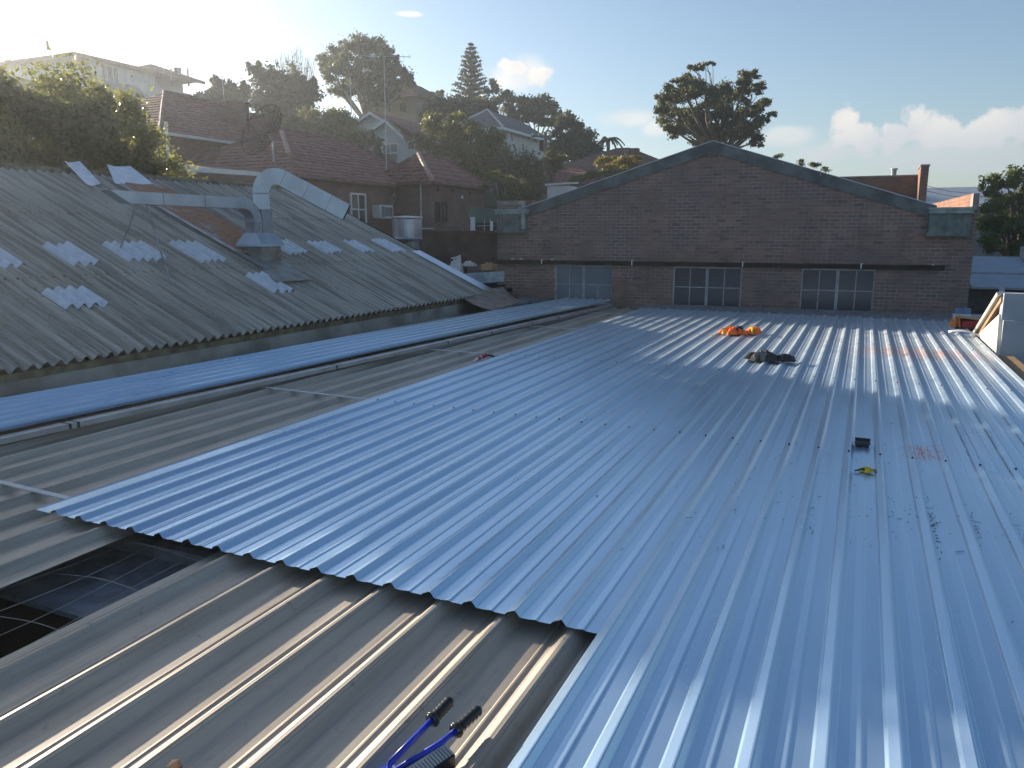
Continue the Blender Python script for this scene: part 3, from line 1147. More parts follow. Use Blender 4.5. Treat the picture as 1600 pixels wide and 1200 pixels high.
# skylight patches: (photo px quad) -> snapped to corrugations
patches = [[(-25, 383), (2, 388), (27, 413), (0, 418)],
           [(77, 384), (103, 380), (150, 411), (118, 416)], [(160, 381), (217, 380), (252, 404), (203, 409)],
           [(263, 378), (308, 379), (345, 407), (315, 409)], [(383, 429), (405, 428), (446, 453), (434, 458)],
           [(79, 451), (126, 450), (163, 474), (121, 483)], [(427, 377), (445, 376), (474, 394), (457, 399)],
           [(487, 380), (501, 377), (532, 394), (515, 397)], [(541, 377), (556, 377), (580, 393), (566, 396)],
           [(585, 375), (600, 374), (627, 392), (613, 395)]]
for q in patches:
    P = [on_roof(*p, 0.03) for p in q]
    ym = sorted(p.y for p in P); xm = sorted(p.x for p in P)
    y0 = round(((ym[0] + ym[1]) / 2) / CP) * CP - CP * .5
    y1 = round(((ym[2] + ym[3]) / 2) / CP) * CP + CP * .5
    if y1 - y0 < 2 * CP: y1 = y0 + 2 * CP
    yc = y0
    # each corrugation run ends a little differently
    m = MB()
    n = int(round((y1 - y0) / CP))
    for c in range(n):
        e0 = random.uniform(-.03, .03); e1 = random.uniform(-.03, .03)
        mm = corrug(y0 + c * CP, y0 + (c + 1) * CP, (xm[2] + xm[3]) / 2 + e0, (xm[0] + xm[1]) / 2 + e1, 0.042, nx=3)
        m.add(mm.v, mm.f)
    m.build('skylight_patch', M['skylight'], fb, smooth=True)
# lifted clear sheets at the ridge
for q in ([(101, 264), (126, 264), (158, 292), (136, 294)], [(168, 269), (205, 271), (240, 292), (180, 292)]):
    P = [on_roof(*p, 0.05) for p in q]
    m = MB()
    n = 5
    for i in range(n):
        for s in range(4):
            a = P[0].lerp(P[1], s / 3); b_ = P[3].lerp(P[2], s / 3)
            p = a.lerp(b_, i / (n - 1))
            m.v.append((p.x, p.y, p.z + .05 + .09 * (1 - i / (n - 1)) + .02 * math.cos(s * 2.3)))
    for i in range(n - 1):
        for s in range(3):
            m.f.append((i * 4 + s, (i + 1) * 4 + s, (i + 1) * 4 + s + 1, i * 4 + s + 1)); m.mi.append(0)
    m.build('ridge_skylight', M['skylight'], fb, smooth=True)
# blue verge flashing
m = MB()
xa, xb = -8.62, -10.75
m.prism([(xa, VY - .42, rz_at(xa) + .075), (xb, VY - .38, rz_at(xb) + .085), (xb, VY + .07, rz_at(xb) + .085), (xa, VY + .07, rz_at(xa) + .075)], (0, 0, -.012))
m.build('verge_flashing', M['flash'], fb)
# over-flashing with rust, edge strip and tray under the duct
ya, yb = 11.45, 12.55
m = MB()
m.prism([(-10.9, ya, rz_at(-10.9) + .10), (RX + .3, ya, rz_at(RX + .3) + .10), (RX + .3, yb, rz_at(RX + .3) + .10), (-10.9, yb, rz_at(-10.9) + .10)], (0, 0, -.012))
m.build('rusted_flashing', M['rust'], fb)
m = MB()
m.prism([(-10.2, ya - .12, rz_at(-10.2) + .11), (RX + .3, ya - .12, rz_at(RX + .3) + .11), (RX + .3, ya, rz_at(RX + .3) + .11), (-10.2, ya, rz_at(-10.2) + .11)], (0, 0, -.012))
m.build('flashing_strip', M['galv_dark'], fb)
T = [on_roof(*p, 0.09) for p in ((385, 400), (432, 440), (487, 436), (440, 405))]
m = MB(); m.prism(T, (0, 0, -.015)); m.build('flashing_tray', M['tray'], fb)

# duct
DX, DY = -10.85, 11.95
dz0 = rz_at(DX)
du = thing('exhaust_duct', (DX, DY, dz0), 'bent galvanised exhaust duct standing on the fibro roof with one long side arm', 'duct')
hw = 0.19
m = MB(); m.box((DX - .27, DY - .27, dz0 - .25), (DX + .27, DY + .27, dz0 + .26)); m.build('base_curb', M['tray'], du)


def loft(rings):
    m = MB()
    for r_ in rings: m.v += [tuple(p) for p in r_]
    n = len(rings[0])
    for i in range(len(rings) - 1):
        for k in range(n):
            m.f.append((i * n + k, i * n + (k + 1) % n, (i + 1) * n + (k + 1) % n, (i + 1) * n + k)); m.mi.append(0)
    m.f.append(tuple(range(n - 1, -1, -1))); m.mi.append(0)
    m.f.append(tuple((len(rings) - 1) * n + k for k in range(n))); m.mi.append(0)
    return m


def sq(c, ax, ay, a, b_):
    c = Vector(c); ax = Vector(ax); ay = Vector(ay)
    return [c - ax * a - ay * b_, c + ax * a - ay * b_, c + ax * a + ay * b_, c - ax * a + ay * b_]


zc = dz0 + .26
loft([sq((DX, DY, zc - .03), (1, 0, 0), (0, 1, 0), .33, .33), sq((DX, DY, zc + .02), (1, 0, 0), (0, 1, 0), .32, .32),
      sq((DX, DY, zc + .19), (1, 0, 0), (0, 1, 0), .17, .27), sq((DX, DY, zc + .23), (1, 0, 0), (0, 1, 0), .16, .26)]).build('skirt', M['galv'], du)
E_ = Vector((.74, .67, 0)).normalized(); N_ = Vector((E_.y, -E_.x, 0))
ry = DY + .10
loft([sq((DX, ry, zc + .23), (1, 0, 0), (0, 1, 0), .125, .14), sq((DX, ry, 2.30), (1, 0, 0), (0, 1, 0), .13, .15)]).build('lower_riser', M['galv'], du)
rc_ = Vector((DX, ry, 0))
loft([sq(rc_ + Vector((0, 0, 2.302)), E_, N_, .15, .15), sq(rc_ + Vector((0, 0, 2.60)), E_, N_, .155, .15)]).build('riser', M['galv'], du)
rings = []
Rb = 0.29
for i in range(13):
    a = math.pi - (math.pi - R(62)) * i / 12
    c = rc_ + E_ * (Rb + Rb * math.cos(a)) + Vector((0, 0, 2.61 + Rb * 1.1 * math.sin(a)))
    rad = E_ * math.cos(a) + Vector((0, 0, math.sin(a)))
    rings.append(sq(c, rad, N_, .155, .152))
loft(rings).build('bend', M['galv'], du)
a = R(62)
c0 = rc_ + E_ * (Rb + Rb * math.cos(a)) + Vector((0, 0, 2.61 + Rb * 1.1 * math.sin(a)))
rad = E_ * math.cos(a) + Vector((0, 0, math.sin(a)))
dd = E_ * math.sin(a) - Vector((0, 0, math.cos(a)))
c1 = c0 + dd * 1.34
loft([sq(c0 + dd * .004, rad, N_, .158, .155), sq(c1, rad, N_, .168, .165)]).build('sloping_arm', M['galv'], du)
bands = [(rc_ + Vector((0, 0, 2.598)), Vector((0, 0, 1)), E_, N_, .165, .16), (c0, dd, rad, N_, .166, .162)]
bands += [(c0 + dd * (1.07 * t_), dd, rad, N_, .169, .166) for t_ in (.45, .9)]
bands += [(Vector((DX, yy, 2.4 + .005 * (11.4 - yy))), Vector((0, 1, 0)), Vector((0, 0, 1)), Vector((1, 0, 0)), .106, .125) for yy in (10.5, 9.6)]
for (bc, bd, b1, b2, w1, w2) in bands:
    loft([sq(bc - bd * .007, b1, b2, w1, w2), sq(bc + bd * .007, b1, b2, w1, w2)]).build('joint_band', M['galv_dark'], du)
m = loft([sq(c1 + dd * .002, rad, N_, .16, .157), sq(c1 + dd * .03, rad, N_, .15, .147)]); m.build('outlet', M['dark'], du)
# front leg, elbow and side arm running along the roof towards us
ax_ = DX
loft([sq((ax_, DY - .15, zc + .16), (1, 0, 0), (0, 1, 0), .12, .10), sq((ax_, DY - .15, 2.06), (1, 0, 0), (0, 1, 0), .12, .10)]).build('front_riser', M['galv_dark'], du)
rings = []
for i in range(9):
    a = R(90) * i / 8
    c = Vector((ax_, DY - .15 - .34 + .34 * math.cos(a), 2.06 + .34 * math.sin(a)))
    rad2 = Vector((0, math.cos(a), math.sin(a)))
    rings.append(sq(c, rad2, (1, 0, 0), .1, .12))
loft(rings).build('elbow', M['galv'], du)
yA = DY - .49
loft([sq((ax_, yA - .003, 2.4), (0, 0, 1), (1, 0, 0), .1, .118), [Vector((ax_ - .118, 8.95, 2.31)), Vector((ax_ - .118, 8.6, 2.50)), Vector((ax_ + .118, 8.6, 2.50)), Vector((ax_ + .118, 8.95, 2.31))]]).build('side_arm', M['galv'], du)
# stays
for (p, q) in (((228, 316), (268, 446)), ((214, 316), (188, 388))):
    A = onx(p[0], p[1], ax_); B = on_roof(*q, .03)
    m = MB(); m.tube([A, A.lerp(B, .5) + Vector((0, 0, -.03)), B], .014, 6); m.build('stay_rod', M['galv_dark'], du)

# tank-like vent behind the verge
c = at(637, 374, 25.0)
vt = thing('roof_vent', (c.x, c.y, c.z - 3.5), 'round galvanised tank standing behind the edge of the fibro roof', 'tank')
rv = 0.47
prof = [(c.z - .02, rv), (c.z + .03, rv + .015), (c.z + .06, rv), (c.z + .62, rv), (c.z + .66, rv + .02), (c.z + .70, rv + .02), (c.z + .71, rv - .02), (c.z + .74, .05)]
m = MB(); m.tube([(c.x, c.y, z) for z, r in prof], [r for z, r in prof], 28); m.build('drum', M['galv'], vt, smooth=False)
m = MB(); m.tube([(c.x + .15, c.y, c.z - 3.6), (c.x + .15, c.y, c.z - .02)], .25, 14); m.build('stand_pipe', M['galv_dark'], vt)

# ------------------------------------------------------------------ loose sheets stacked on the old deck
A0 = Vector((-7.13, 2.6)); A1 = Vector((-5.97, 19.35))
sd = (A1 - A0).normalized(); sx = Vector((sd.y, -sd.x))
st = thing('sheet_stack', (A0.x, A0.y, 0), 'long stack of loose blue steel sheets lying on timber blocks beside the fibro workshop', 'sheets', rz=math.atan2(sd.y, sd.x) - math.pi / 2)
L = (A1 - A0).length
for k in range(4):
    pts = []
    W5 = 1.22
    for r_ in range(6):
        x = -W5 + .03 + r_ * (W5 - .06) / 5
        pts += [(x - .03, 0), (x - .015, .027), (x + .015, .027), (x + .03, 0)]
    pts[0] = (pts[0][0], .0)
    m = MB()
    n = len(pts); ny = 24
    for j in range(ny + 1):
        y = L * j / ny + (.03 * k if j == 0 else 0)
        for (x, z) in pts:
            m.v.append((x + .012 * k - .01 * (k % 2), y, z + .07 + .014 * k + .004 * math.sin(y * 1.1) + (0.025 * (y / L))))
    for j in range(ny):
        for i in range(n - 1):
            m.f.append((j * n + i, j * n + i + 1, (j + 1) * n + i + 1, (j + 1) * n + i)); m.mi.append(0)
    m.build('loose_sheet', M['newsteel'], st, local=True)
blk = None
spots = [(328, 600, 'timber block under the sheet stack, nearest of the visible blocks'),
         (545, 556, 'timber block under the sheet stack, in the middle of its length'),
         (735, 508, 'timber block under the sheet stack, opposite the sheet of plywood'),
         (896, 479, 'timber block under the sheet stack, farthest one by the brick wall')]
for (px, py, lab) in spots:
    p = onz(px, py, 0.03)
    m = MB(); m.box((p.x - .36, p.y - .06, -.012), (p.x + .085, p.y + .06, .066), rot=Matrix.Rotation(-.07, 3, 'Z'))
    tag(m.build('timber_block', M['timber'], bevel=.004), lab, 'timber block', 'timber blocks under the loose sheets')
p = onz(404, 603, 0.0)
m = MB(); m.box((p.x - .09, p.y - .05, -.012), (p.x + .05, p.y + .05, .032)); tag(m.build('timber_block', M['timber'], bevel=.003), 'short timber block under the pair of steel rails', 'timber block')
# two long rails beside the stack
B0 = Vector((-6.93, 2.6)); B1 = Vector((-5.75, 18.9))
d2_ = (B1 - B0).normalized()
rg = Vector((d2_.y, -d2_.x))
for i, lab in enumerate(('long steel rail lying between the sheet stack and its twin rail', 'long steel rail lying on the open deck side of its twin rail')):
    o0 = B0 + rg * (-.062 + .064 * i); o1 = B1 + rg * (-.062 + .064 * i)
    m = MB()
    m.beam((o0.x, o0.y, .062), (o1.x, o1.y, .062), .056, .004)
    m.beam((o0.x + .026, o0.y, .036), (o1.x + .026, o1.y, .036), .004, .048)
    m.beam((o0.x - .026, o0.y, .036), (o1.x - .026, o1.y, .036), .004, .048)
    rl = m.build('steel_rail', M['rail']); tag(rl, lab, 'steel rail', 'steel rails beside the sheet stack')
m = MB()
for t in (.13, .135, .36, .53, .62, .72, .80, .9):
    q = B0.lerp(B1, t)
    m.box((q.x - .1, q.y - .012, .064), (q.x + .035, q.y + .012, .0665), rot=Matrix.Rotation(-.07, 3, 'Z'))
    m.box((q.x + .034, q.y - .012, .012), (q.x + .037, q.y + .012, .066), rot=Matrix.Rotation(-.07, 3, 'Z'))
tag(m.build('strapping', M['blackplastic']), 'thin black strapping bands around the pair of steel rails', 'strapping')

# plywood offcut leaning at the end of the fibro roof
Q = [onz(714, 460, .40), onz(770, 485, .16), onz(815, 471, .16), onz(786, 448, .48)]
m = MB()
n = 7
for i in range(n):
    a = Q[0].lerp(Q[1], i / (n - 1)); b_ = Q[3].lerp(Q[2], i / (n - 1))
    for j in range(n):
        p = a.lerp(b_, j / (n - 1))
        m.v.append((p.x, p.y, p.z - .05 * math.sin(math.pi * i / (n - 1))))
for i in range(n - 1):
    for j in range(n - 1):
        m.f.append((i * n + j, (i + 1) * n + j, (i + 1) * n + j + 1, i * n + j + 1)); m.mi.append(0)
o = m.build('plywood_sheet', M['ply'])
sdm = o.modifiers.new('thick', 'SOLIDIFY'); sdm.thickness = .015
tag(o, 'weathered brown plywood sheet propped at the corner of the fibro roof', 'plywood')
m = MB(); m.prism([onz(800, 474, .1), onz(860, 466, .1), onz(868, 459, .1), onz(815, 462, .1)], (0, 0, -.06))
tag(m.build('metal_offcut', M['galv_dark']), 'flat grey metal offcut between the plywood and the brick wall', 'offcut')


# ------------------------------------------------------------------ small things on the roof
def cloth(name, cx, cy, outline, h, mat, parent, seed, nx=30, ny=14, z0=.03):
    """crumpled heap: outline(u in -1..1)->(ylo,yhi)"""
    r = random.Random(seed)
    ph = [(r.uniform(3, 11), r.uniform(-14, 14), r.uniform(0, 6), r.uniform(.3, 1)) for _ in range(7)]
    m = MB()
    (ax, ay) = outline
    for i in range(nx + 1):
        for j in range(ny + 1):
            u = -1 + 2 * i / nx; v = -1 + 2 * j / ny
            # squircle map
            x = u * math.sqrt(1 - v * v / 2); y = v * math.sqrt(1 - u * u / 2)
            e = 1 + .22 * math.sin(5 * math.atan2(y, x) + seed) + .1 * math.sin(9 * math.atan2(y, x) + 2 * seed)
            rr = math.hypot(x, y)
            f = 1 - rr ** 3
            nz = sum(a * abs(math.sin(k1 * x + k2 * y * .6 + p)) for k1, k2, p, a in ph) / 3.2
            X = cx + x * ax * (e if rr > .3 else 1); Y = cy + y * ay * (e if rr > .3 else 1)
            m.v.append((X, Y, z0 + h * (f * (.25 + .9 * nz)) + .003 * r.random()))
    for i in range(nx):
        for j in range(ny):
            a = i * (ny + 1) + j
            m.f.append((a, a + ny + 1, a + ny + 2, a + 1)); m.mi.append(0)
    return m.build(name, mat, parent, smooth=False)


ve = thing('safety_vest', (-2.0, 14.6, 0.03), 'crumpled orange safety garment with yellow panel lying on the far sunlit sheets', 'vest')
cloth('body', -2.10, 14.55, (.24, .24), .10, M['orange'], ve, 3)
cloth('collar', -2.0, 14.52, (.10, .09), .115, M['navy'], ve, 5, 16, 8)
cloth('sleeve', -1.76, 14.72, (.13, .18), .10, M['orange'], ve, 6, 18, 10)
cloth('reflective_panel', -1.78, 14.66, (.08, .10), .11, M['yellowtape'], ve, 8, 12, 8)
cloth('band', -2.24, 14.45, (.07, .09), .085, M['yellowtape'], ve, 11, 12, 8)
bg = thing('dark_jacket', (-1.15, 11.6, 0.03), 'crumpled charcoal jacket lying at the edge of the shade on the new sheets', 'jacket')
cloth('body', -1.22, 11.58, (.24, .16), .11, M['charcoal'], bg, 12)
cloth('lining', -1.26, 11.50, (.13, .06), .125, M['greyfab'], bg, 14, 18, 8)
cloth('sleeve', -.93, 11.60, (.15, .08), .09, M['charcoal'], bg, 17, 20, 8)

p = onz(1347, 697, 0.0)
bx_ = thing('black_tray', (p.x, p.y, 0), 'small open black plastic tray standing alone on the shaded sheets', 'tray')
m = MB(); a = .055; m.box((p.x - a, p.y - .05, .0), (p.x + a, p.y + .05, .03)); m.build('base', M['blackplastic'], bx_, bevel=.004)
m = MB()
m.box((p.x - a - .008, p.y - .06, .03), (p.x + a + .008, p.y - .05, .055)); m.box((p.x - a - .008, p.y + .05, .03), (p.x + a + .008, p.y + .06, .06))
m.box((p.x - a - .008, p.y - .05, .03), (p.x - a, p.y + .05, .055)); m.box((p.x + a, p.y - .05, .03), (p.x + a + .008, p.y + .05, .055))
m.build('rim', simple('grey_black_rim', (.05, .055, .06), .5), bx_)
p = onz(1354, 733, 0.03)
gl = thing('yellow_glove', (p.x, p.y, 0.03), 'small yellow and black scrap like a dropped glove in front of the black tray', 'glove')
cloth('palm', p.x, p.y, (.055, .035), .035, M['yellow'], gl, 21, 12, 8, z0=.01)
m = MB()
m.tube([(p.x - .085, p.y - .02, .012), (p.x - .03, p.y - .015, .03), (p.x + .03, p.y + .0, .026), (p.x + .075, p.y - .005, .012)], [.006, .011, .010, .005], 6)
m.tube([(p.x + .02, p.y, .03), (p.x + .07, p.y + .035, .02)], [.008, .005], 6)
m.build('cuff', M['blackplastic'], gl, smooth=True)

# red caulking gun on the old deck
pa = onz(739, 567, -.01); pb = onz(768, 554, -.01)
d = (pb - pa).normalized(); sd_ = Vector((d.y, -d.x, 0))
cg = thing('caulking_gun', (pa.x, pa.y, -.01), 'red caulking gun with white nozzle lying across the old deck ribs', 'caulking gun')
ln = .62
P = lambda t, z=.032, s=0: pa + d * (t * ln) + Vector((0, 0, z)) + sd_ * s
m = MB(); m.tube([P(.28), P(.9)], .032, 12); m.build('barrel', M['redplastic'], cg, smooth=False)
m = MB(); m.tube([P(-.02, .02), P(.2), P(.28)], [.006, .014, .026], 10); m.build('nozzle', M['white'], cg)
m = MB(); m.tube([P(.44, .031), P(.5, .031)], .0335, 12); m.build('cartridge_label', M['white'], cg)
m = MB(); m.tube([P(.9), P(1.15)], .006, 6); m.tube([P(1.15), P(1.2, .03, .05), P(1.15, .03, .08)], .005, 6); m.build('plunger_rod', M['steel'], cg)
m = MB(); m.tube([P(.9, .03), P(.98, .02, .07), P(.96, .0, .14)], [.02, .014, .012], 8); m.tube([P(.94, .03), P(1.06, .02, .07)], .008, 6); m.build('grip', M['blackplastic'], cg)

# corner clutter by the brick wall
p = onz(1502, 497, 0.03)
bxs = thing('white_box', (p.x, p.y, .02), 'small blue and white carton standing in the corner by the brick wall', 'carton')
m = MB(); m.box((p.x - .16, p.y - .1, .02), (p.x + .16, p.y + .12, .12)); m.build('carton_base', M['white'], bxs, bevel=.005)
m = MB(); m.box((p.x - .14, p.y - .08, .121), (p.x + .16, p.y + .12, .24)); m.build('carton_top', simple('blue_print', (.16, .26, .42), .6), bxs, bevel=.005)
p = onz(1520, 510, .03)
m = MB(); m.prism([(p.x - .22, p.y - .35, .03), (p.x + .16, p.y - .3, .03), (p.x + .16, p.y - .3, .16), (p.x - .22, p.y - .35, .14)], (0.02, .65, .03))
rb = m.build('red_toolbox', M['redplastic'], bevel=.01); tag(rb, 'low red case lying by the cream gable panel', 'case')
m = MB(); m.box((p.x - .26, p.y - .2, .185), (p.x + .14, p.y + .35, .20), rot=Matrix.Rotation(.12, 3, 'Y')); tag(m.build('cardboard_sheet', M['cardboard']), 'flat brown cardboard lying on top of the red case', 'cardboard')
m = MB()
cloth('orange_bag', p.x - .30, p.y - .05, (.10, .26), .15, M['orangestuff'], None, 31, 14, 12)
tag(bpy.data.objects['orange_bag'], 'crumpled orange bag beside the red case in the roof corner', 'bag')
p = onz(1503, 524, .03)
m = MB()
for i in range(9):
    t = i / 8
    for s in (0, 1):
        m.v.append((p.x - .22 + .5 * t, p.y - .04 + .13 * s - .1 * t * t, .035 + .05 * math.sin(t * 3.1) + .02 * s + .04 * (1 - t)))
for i in range(8):
    m.f.append((2 * i, 2 * i + 2, 2 * i + 3, 2 * i + 1)); m.mi.append(0)
o = m.build('white_offcut', M['white'], smooth=True); o.modifiers.new('t', 'SOLIDIFY').thickness = .006
tag(o, 'curled white strip of offcut lying at the foot of the cream panel', 'offcut')

# hand tool in the foreground
tl = thing('lever_riveter', (-1.36, 2.0, -.05), 'blue long armed hand riveter with two black grips in the nearest deck pan', 'hand tool')
hd = onz(612, 1203, -.01)


def grip(a_px, b_px, arm_px, z):
    a = onz(*a_px, z); b_ = onz(*b_px, z + .012); arm = onz(*arm_px, z - .012)
    d = (b_ - a).normalized()
    m = MB(); m.tube([hd + Vector((0, -.01, -.008)), arm, a], .0115, 10); m.build('arm', M['bluepaint'], tl, smooth=True)
    L_ = (b_ - a).length
    pts = []; rd = []
    pts += [a - d * .004, a + d * .006, a + d * .008, a + d * .02]; rd += [.03, .03, .024, .021]
    for i in range(11):
        t = .02 + (L_ - .02) * (i / 10)
        pts.append(a + d * t); rd.append(.0205 + .0030 * (1 if i % 2 else -1))
    pts += [b_ + d * .006, b_ + d * .009]; rd += [.014, .004]
    m = MB(); m.tube(pts, rd, 16); g = m.build('grip', M['blackplastic'], tl, smooth=True)
    up = Vector((0, 0, 1)); s_ = d.cross(up).normalized(); u2 = s_.cross(d)
    for (x, y) in ((-.015, .016), (.017, .012), (.008, -.017)):
        q = a - d * .004 + s_ * x + u2 * y
        m = MB(); m.tube([q, q - d * .006], .0045, 8); m.build('screw', M['steel'], g)


grip((676, 1124), (703, 1095), (608, 1194), .035)
grip((713, 1141), (748, 1109), (690, 1160), .04)
m = MB()
m.tube([hd + Vector((0, -.02, -.04)), hd + Vector((0, -.02, -.006)), hd + Vector((0, -.02, 0)), hd + Vector((0, -.02, .001))], [.052, .052, .047, .02], 24)
m.build('head', M['bluepaint'], tl)
m = MB(); q = hd + Vector((.0, .012, .001)); m.tube([q, q + Vector((0, 0, .004))], .006, 8); m.build('pivot_pin', M['steel'], tl)
# dark ridged bar beside it
a = onz(640, 1203, .0); b_ = onz(700, 1163, .0)
d = (b_ - a).normalized(); s_ = Vector((d.y, -d.x, 0))
kb = thing('ridged_bar', a, 'dark metal bar with pale ridged top lying beside the blue riveter', 'bar')
L_ = (b_ - a).length + .05
a2 = a - d * .06
m = MB()
m.prism([a2 + s_ * .0 + Vector((0, 0, -.065)), a2 + s_ * .05 + Vector((0, 0, -.065)), a2 + s_ * .05 + Vector((0, 0, -.012)), a2 + Vector((0, 0, .004))], d * L_)
m.build('bar', simple('dark_steel', (.03, .03, .033), .5, .3), kb, bevel=.003)
m = MB(); n_ = 17
for i in range(n_):
    t0 = L_ * (i + .1) / n_; t1 = L_ * (i + .75) / n_
    c_ = [a2 + d * t0 + Vector((0, 0, .005)), a2 + d * t1 + Vector((0, 0, .005)), a2 + d * t1 + s_ * .044 + Vector((0, 0, -.0095)), a2 + d * t0 + s_ * .044 + Vector((0, 0, -.0095))]
    m.prism(c_, (0, 0, .004))
m.build('ridged_top', simple('pale_ridges', (.55, .52, .48), .6, .1), kb)
p = onz(276, 1197, -.01)
m = MB(); m.prism([p + Vector(v) for v in ((-.02, -.03, 0), (.025, -.025, 0), (.03, .0, .006), (.0, .012, .012), (-.024, .003, .008))], (0, 0, .008))
tag(m.build('dry_leaf', simple('dry_leaf_brown', (.16, .07, .035), .8)), 'small dry brown leaf on an old deck rib in front', 'leaf')

# ------------------------------------------------------------------ neighbour on the right edge
nb = thing('right_neighbour_roof', (2.6, 14, -3.6), 'grey neighbouring building with cream triangular gable side at the right edge', 'building')
xw = 1.985
m = MB(); m.prism([(xw, 16.35, -.03), (xw, 13.88, -.03), (xw, 14.02, .55), (xw, 14.05, .60)], (.05, 0, 0)); m.build('gable_panel', M['cream'], nb)
m = MB(); m.beam((xw - .0, 16.5, -.02), (xw - .0, 14.1, .93), .11, .05, up=(-.25, .37, .93)); m.build('sloping_capping', M['cream'], nb)
m = MB(); m.beam((xw + .03, 16.42, -.08), (xw + .03, 14.08, .84), .05, .09, up=(0, .37, .93)); m.build('shadow_strip', M['timber'], nb)  # added dark strip in place of the shadow line under the capping
m = MB(); m.box((xw + .03, 13.98, .52), (xw + 3.0, 14.25, .93)); m.build('fascia_box', M['greypaint'], nb)
m = MB(); m.box((xw + .052, 13.9, -3.6), (xw + .62, 14.2, .519)); m.build('wall', M['greypaint'], nb)
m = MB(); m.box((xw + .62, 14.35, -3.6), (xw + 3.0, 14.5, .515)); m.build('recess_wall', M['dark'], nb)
m = MB(); m.tube([(xw + .80, 14.1, -3.6), (xw + .80, 14.1, .515)], .022, 8); m.build('downpipe', M['greypaint'], nb)
m = MB(); m.prism([(xw + .04, 14.26, .90), (xw + 3, 14.26, .90), (xw + 3, 16.5, -.05), (xw + .04, 16.5, -.05)], (0, 0, .03)); m.build('roof', M['greypaint'], nb)
m = MB(); m.box((1.97, 10.2, -.10), (2.22, 13.86, -.02)); o = m.build('edge_board', M['timber']); tag(o, 'brown timber board along the right edge of the new roof', 'board')
m = MB(); q = at(1564, 462, 15.6); m.box((q.x - .04, q.y - .04, .5), (q.x + .04, q.y + .04, at(1564, 449, 15.6).z)); m.build('post', M['greypaint'], nb)
# awnings beyond
aw = thing('metal_awning_building', (5, 24, -3.6), 'flat grey metal awnings behind the right end of the brick workshop', 'building')
A = at(1518, 425, 24); Bq = at(1518, 448, 22.5)
m = MB(); m.prism([(A.x, A.y, A.z), (A.x + 6, A.y, A.z), (A.x + 6, A.y + 2.5, A.z + .42), (A.x, A.y + 2.5, A.z + .42)], (0, 0, -.06)); m.build('upper_awning', M['awning'], aw)
m = MB(); m.prism([(Bq.x, Bq.y, Bq.z), (Bq.x + 6, Bq.y, Bq.z), (Bq.x + 6, Bq.y + 1.6, Bq.z + .30), (Bq.x, Bq.y + 1.6, Bq.z + .30)], (0, 0, -.06)); m.build('lower_awning', M['awning'], aw)
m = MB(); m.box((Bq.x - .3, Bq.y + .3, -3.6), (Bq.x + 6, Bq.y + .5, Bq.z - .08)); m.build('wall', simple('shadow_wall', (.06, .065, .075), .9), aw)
m = MB(); m.box((Bq.x + .9, Bq.y - .4, Bq.z - .25), (Bq.x + 6, Bq.y - .3, Bq.z - .2)); m.build('rail', M['greypaint'], aw)
m = MB(); m.box((A.x + 1.6, A.y + 1.6, A.z + .3), (A.x + 3.4, A.y + 2.6, A.z + .75)); m.build('roof_box', M['awning'], aw)

# brick parapet and metal roof beyond the gable, right
rp = at(1320, 278, 36); rq = at(1424, 278, 36)
bb = thing('far_brick_building', (rp.x, rp.y, -3.6), 'brick parapet with tall sunlit end pier behind the right gable slope', 'building')
m = MB(); m.box((rp.x - 1.5, rp.y, -3.6), (rq.x + .2, rp.y + .3, rp.z)); m.build('parapet_wall', M['housebrick'], bb)
m = MB(); m.box((rp.x - 1.5, rp.y - .03, rp.z), (rq.x + .2, rp.y + .33, rp.z + .06)); m.build('coping', M['concrete'], bb)
pz = at(1435, 262, 34).z
m = MB(); m.box((rq.x + .2, rp.y - 1.8, -3.6), (rq.x + .5, rp.y + .3, pz)); m.build('end_pier', M['brick_orange'], bb)
m = MB(); m.box((rq.x + .17, rp.y - 1.83, pz), (rq.x + .53, rp.y + .33, pz + .06)); m.build('pier_coping', M['concrete'], bb)
q = at(1396, 278, 36.2); m = MB(); m.tube([(q.x, q.y, q.z), (q.x, q.y, q.z + .35)], .11, 10); m.tube([(q.x, q.y, q.z + .35), (q.x, q.y, q.z + .42)], .15, 10); m.build('vent_pipe', M['galv_dark'], bb)
a = at(1452, 320, 46); c_ = at(1530, 294, 50)
mr = thing('blue_grey_shed', (a.x, a.y, -3.6), 'shed with pale blue grey metal roof behind the brick piers at right', 'shed')
m = MB(); m.prism([(a.x - 2, a.y, a.z), (a.x + 5, a.y, a.z), (a.x + 5, a.y + 4, c_.z), (a.x - 2, a.y + 4, c_.z)], (0, 0, -.08)); m.build('roof', M['awning'], mr)
m = MB(); m.box((a.x - 1.9, a.y + .2, -3.6), (a.x + 4.9, a.y + 3.8, a.z - .1)); m.build('wall', M['graywall'], mr)
for i, (y0, y1) in enumerate(((290, 303), (298, 309))):
    m = MB(); A = at(1447, y0, 34); Bq = at(1530, y1, 27)
    m.tube([A, A.lerp(Bq, .5) + Vector((0, 0, -.08)), Bq], .012, 5)
    tag(m.build('overhead_wire', M['blackplastic']), ['upper black wire from the tall brick pier to the right', 'lower black wire from the tall brick pier to the right'][i], 'wire', 'wires from the brick pier')


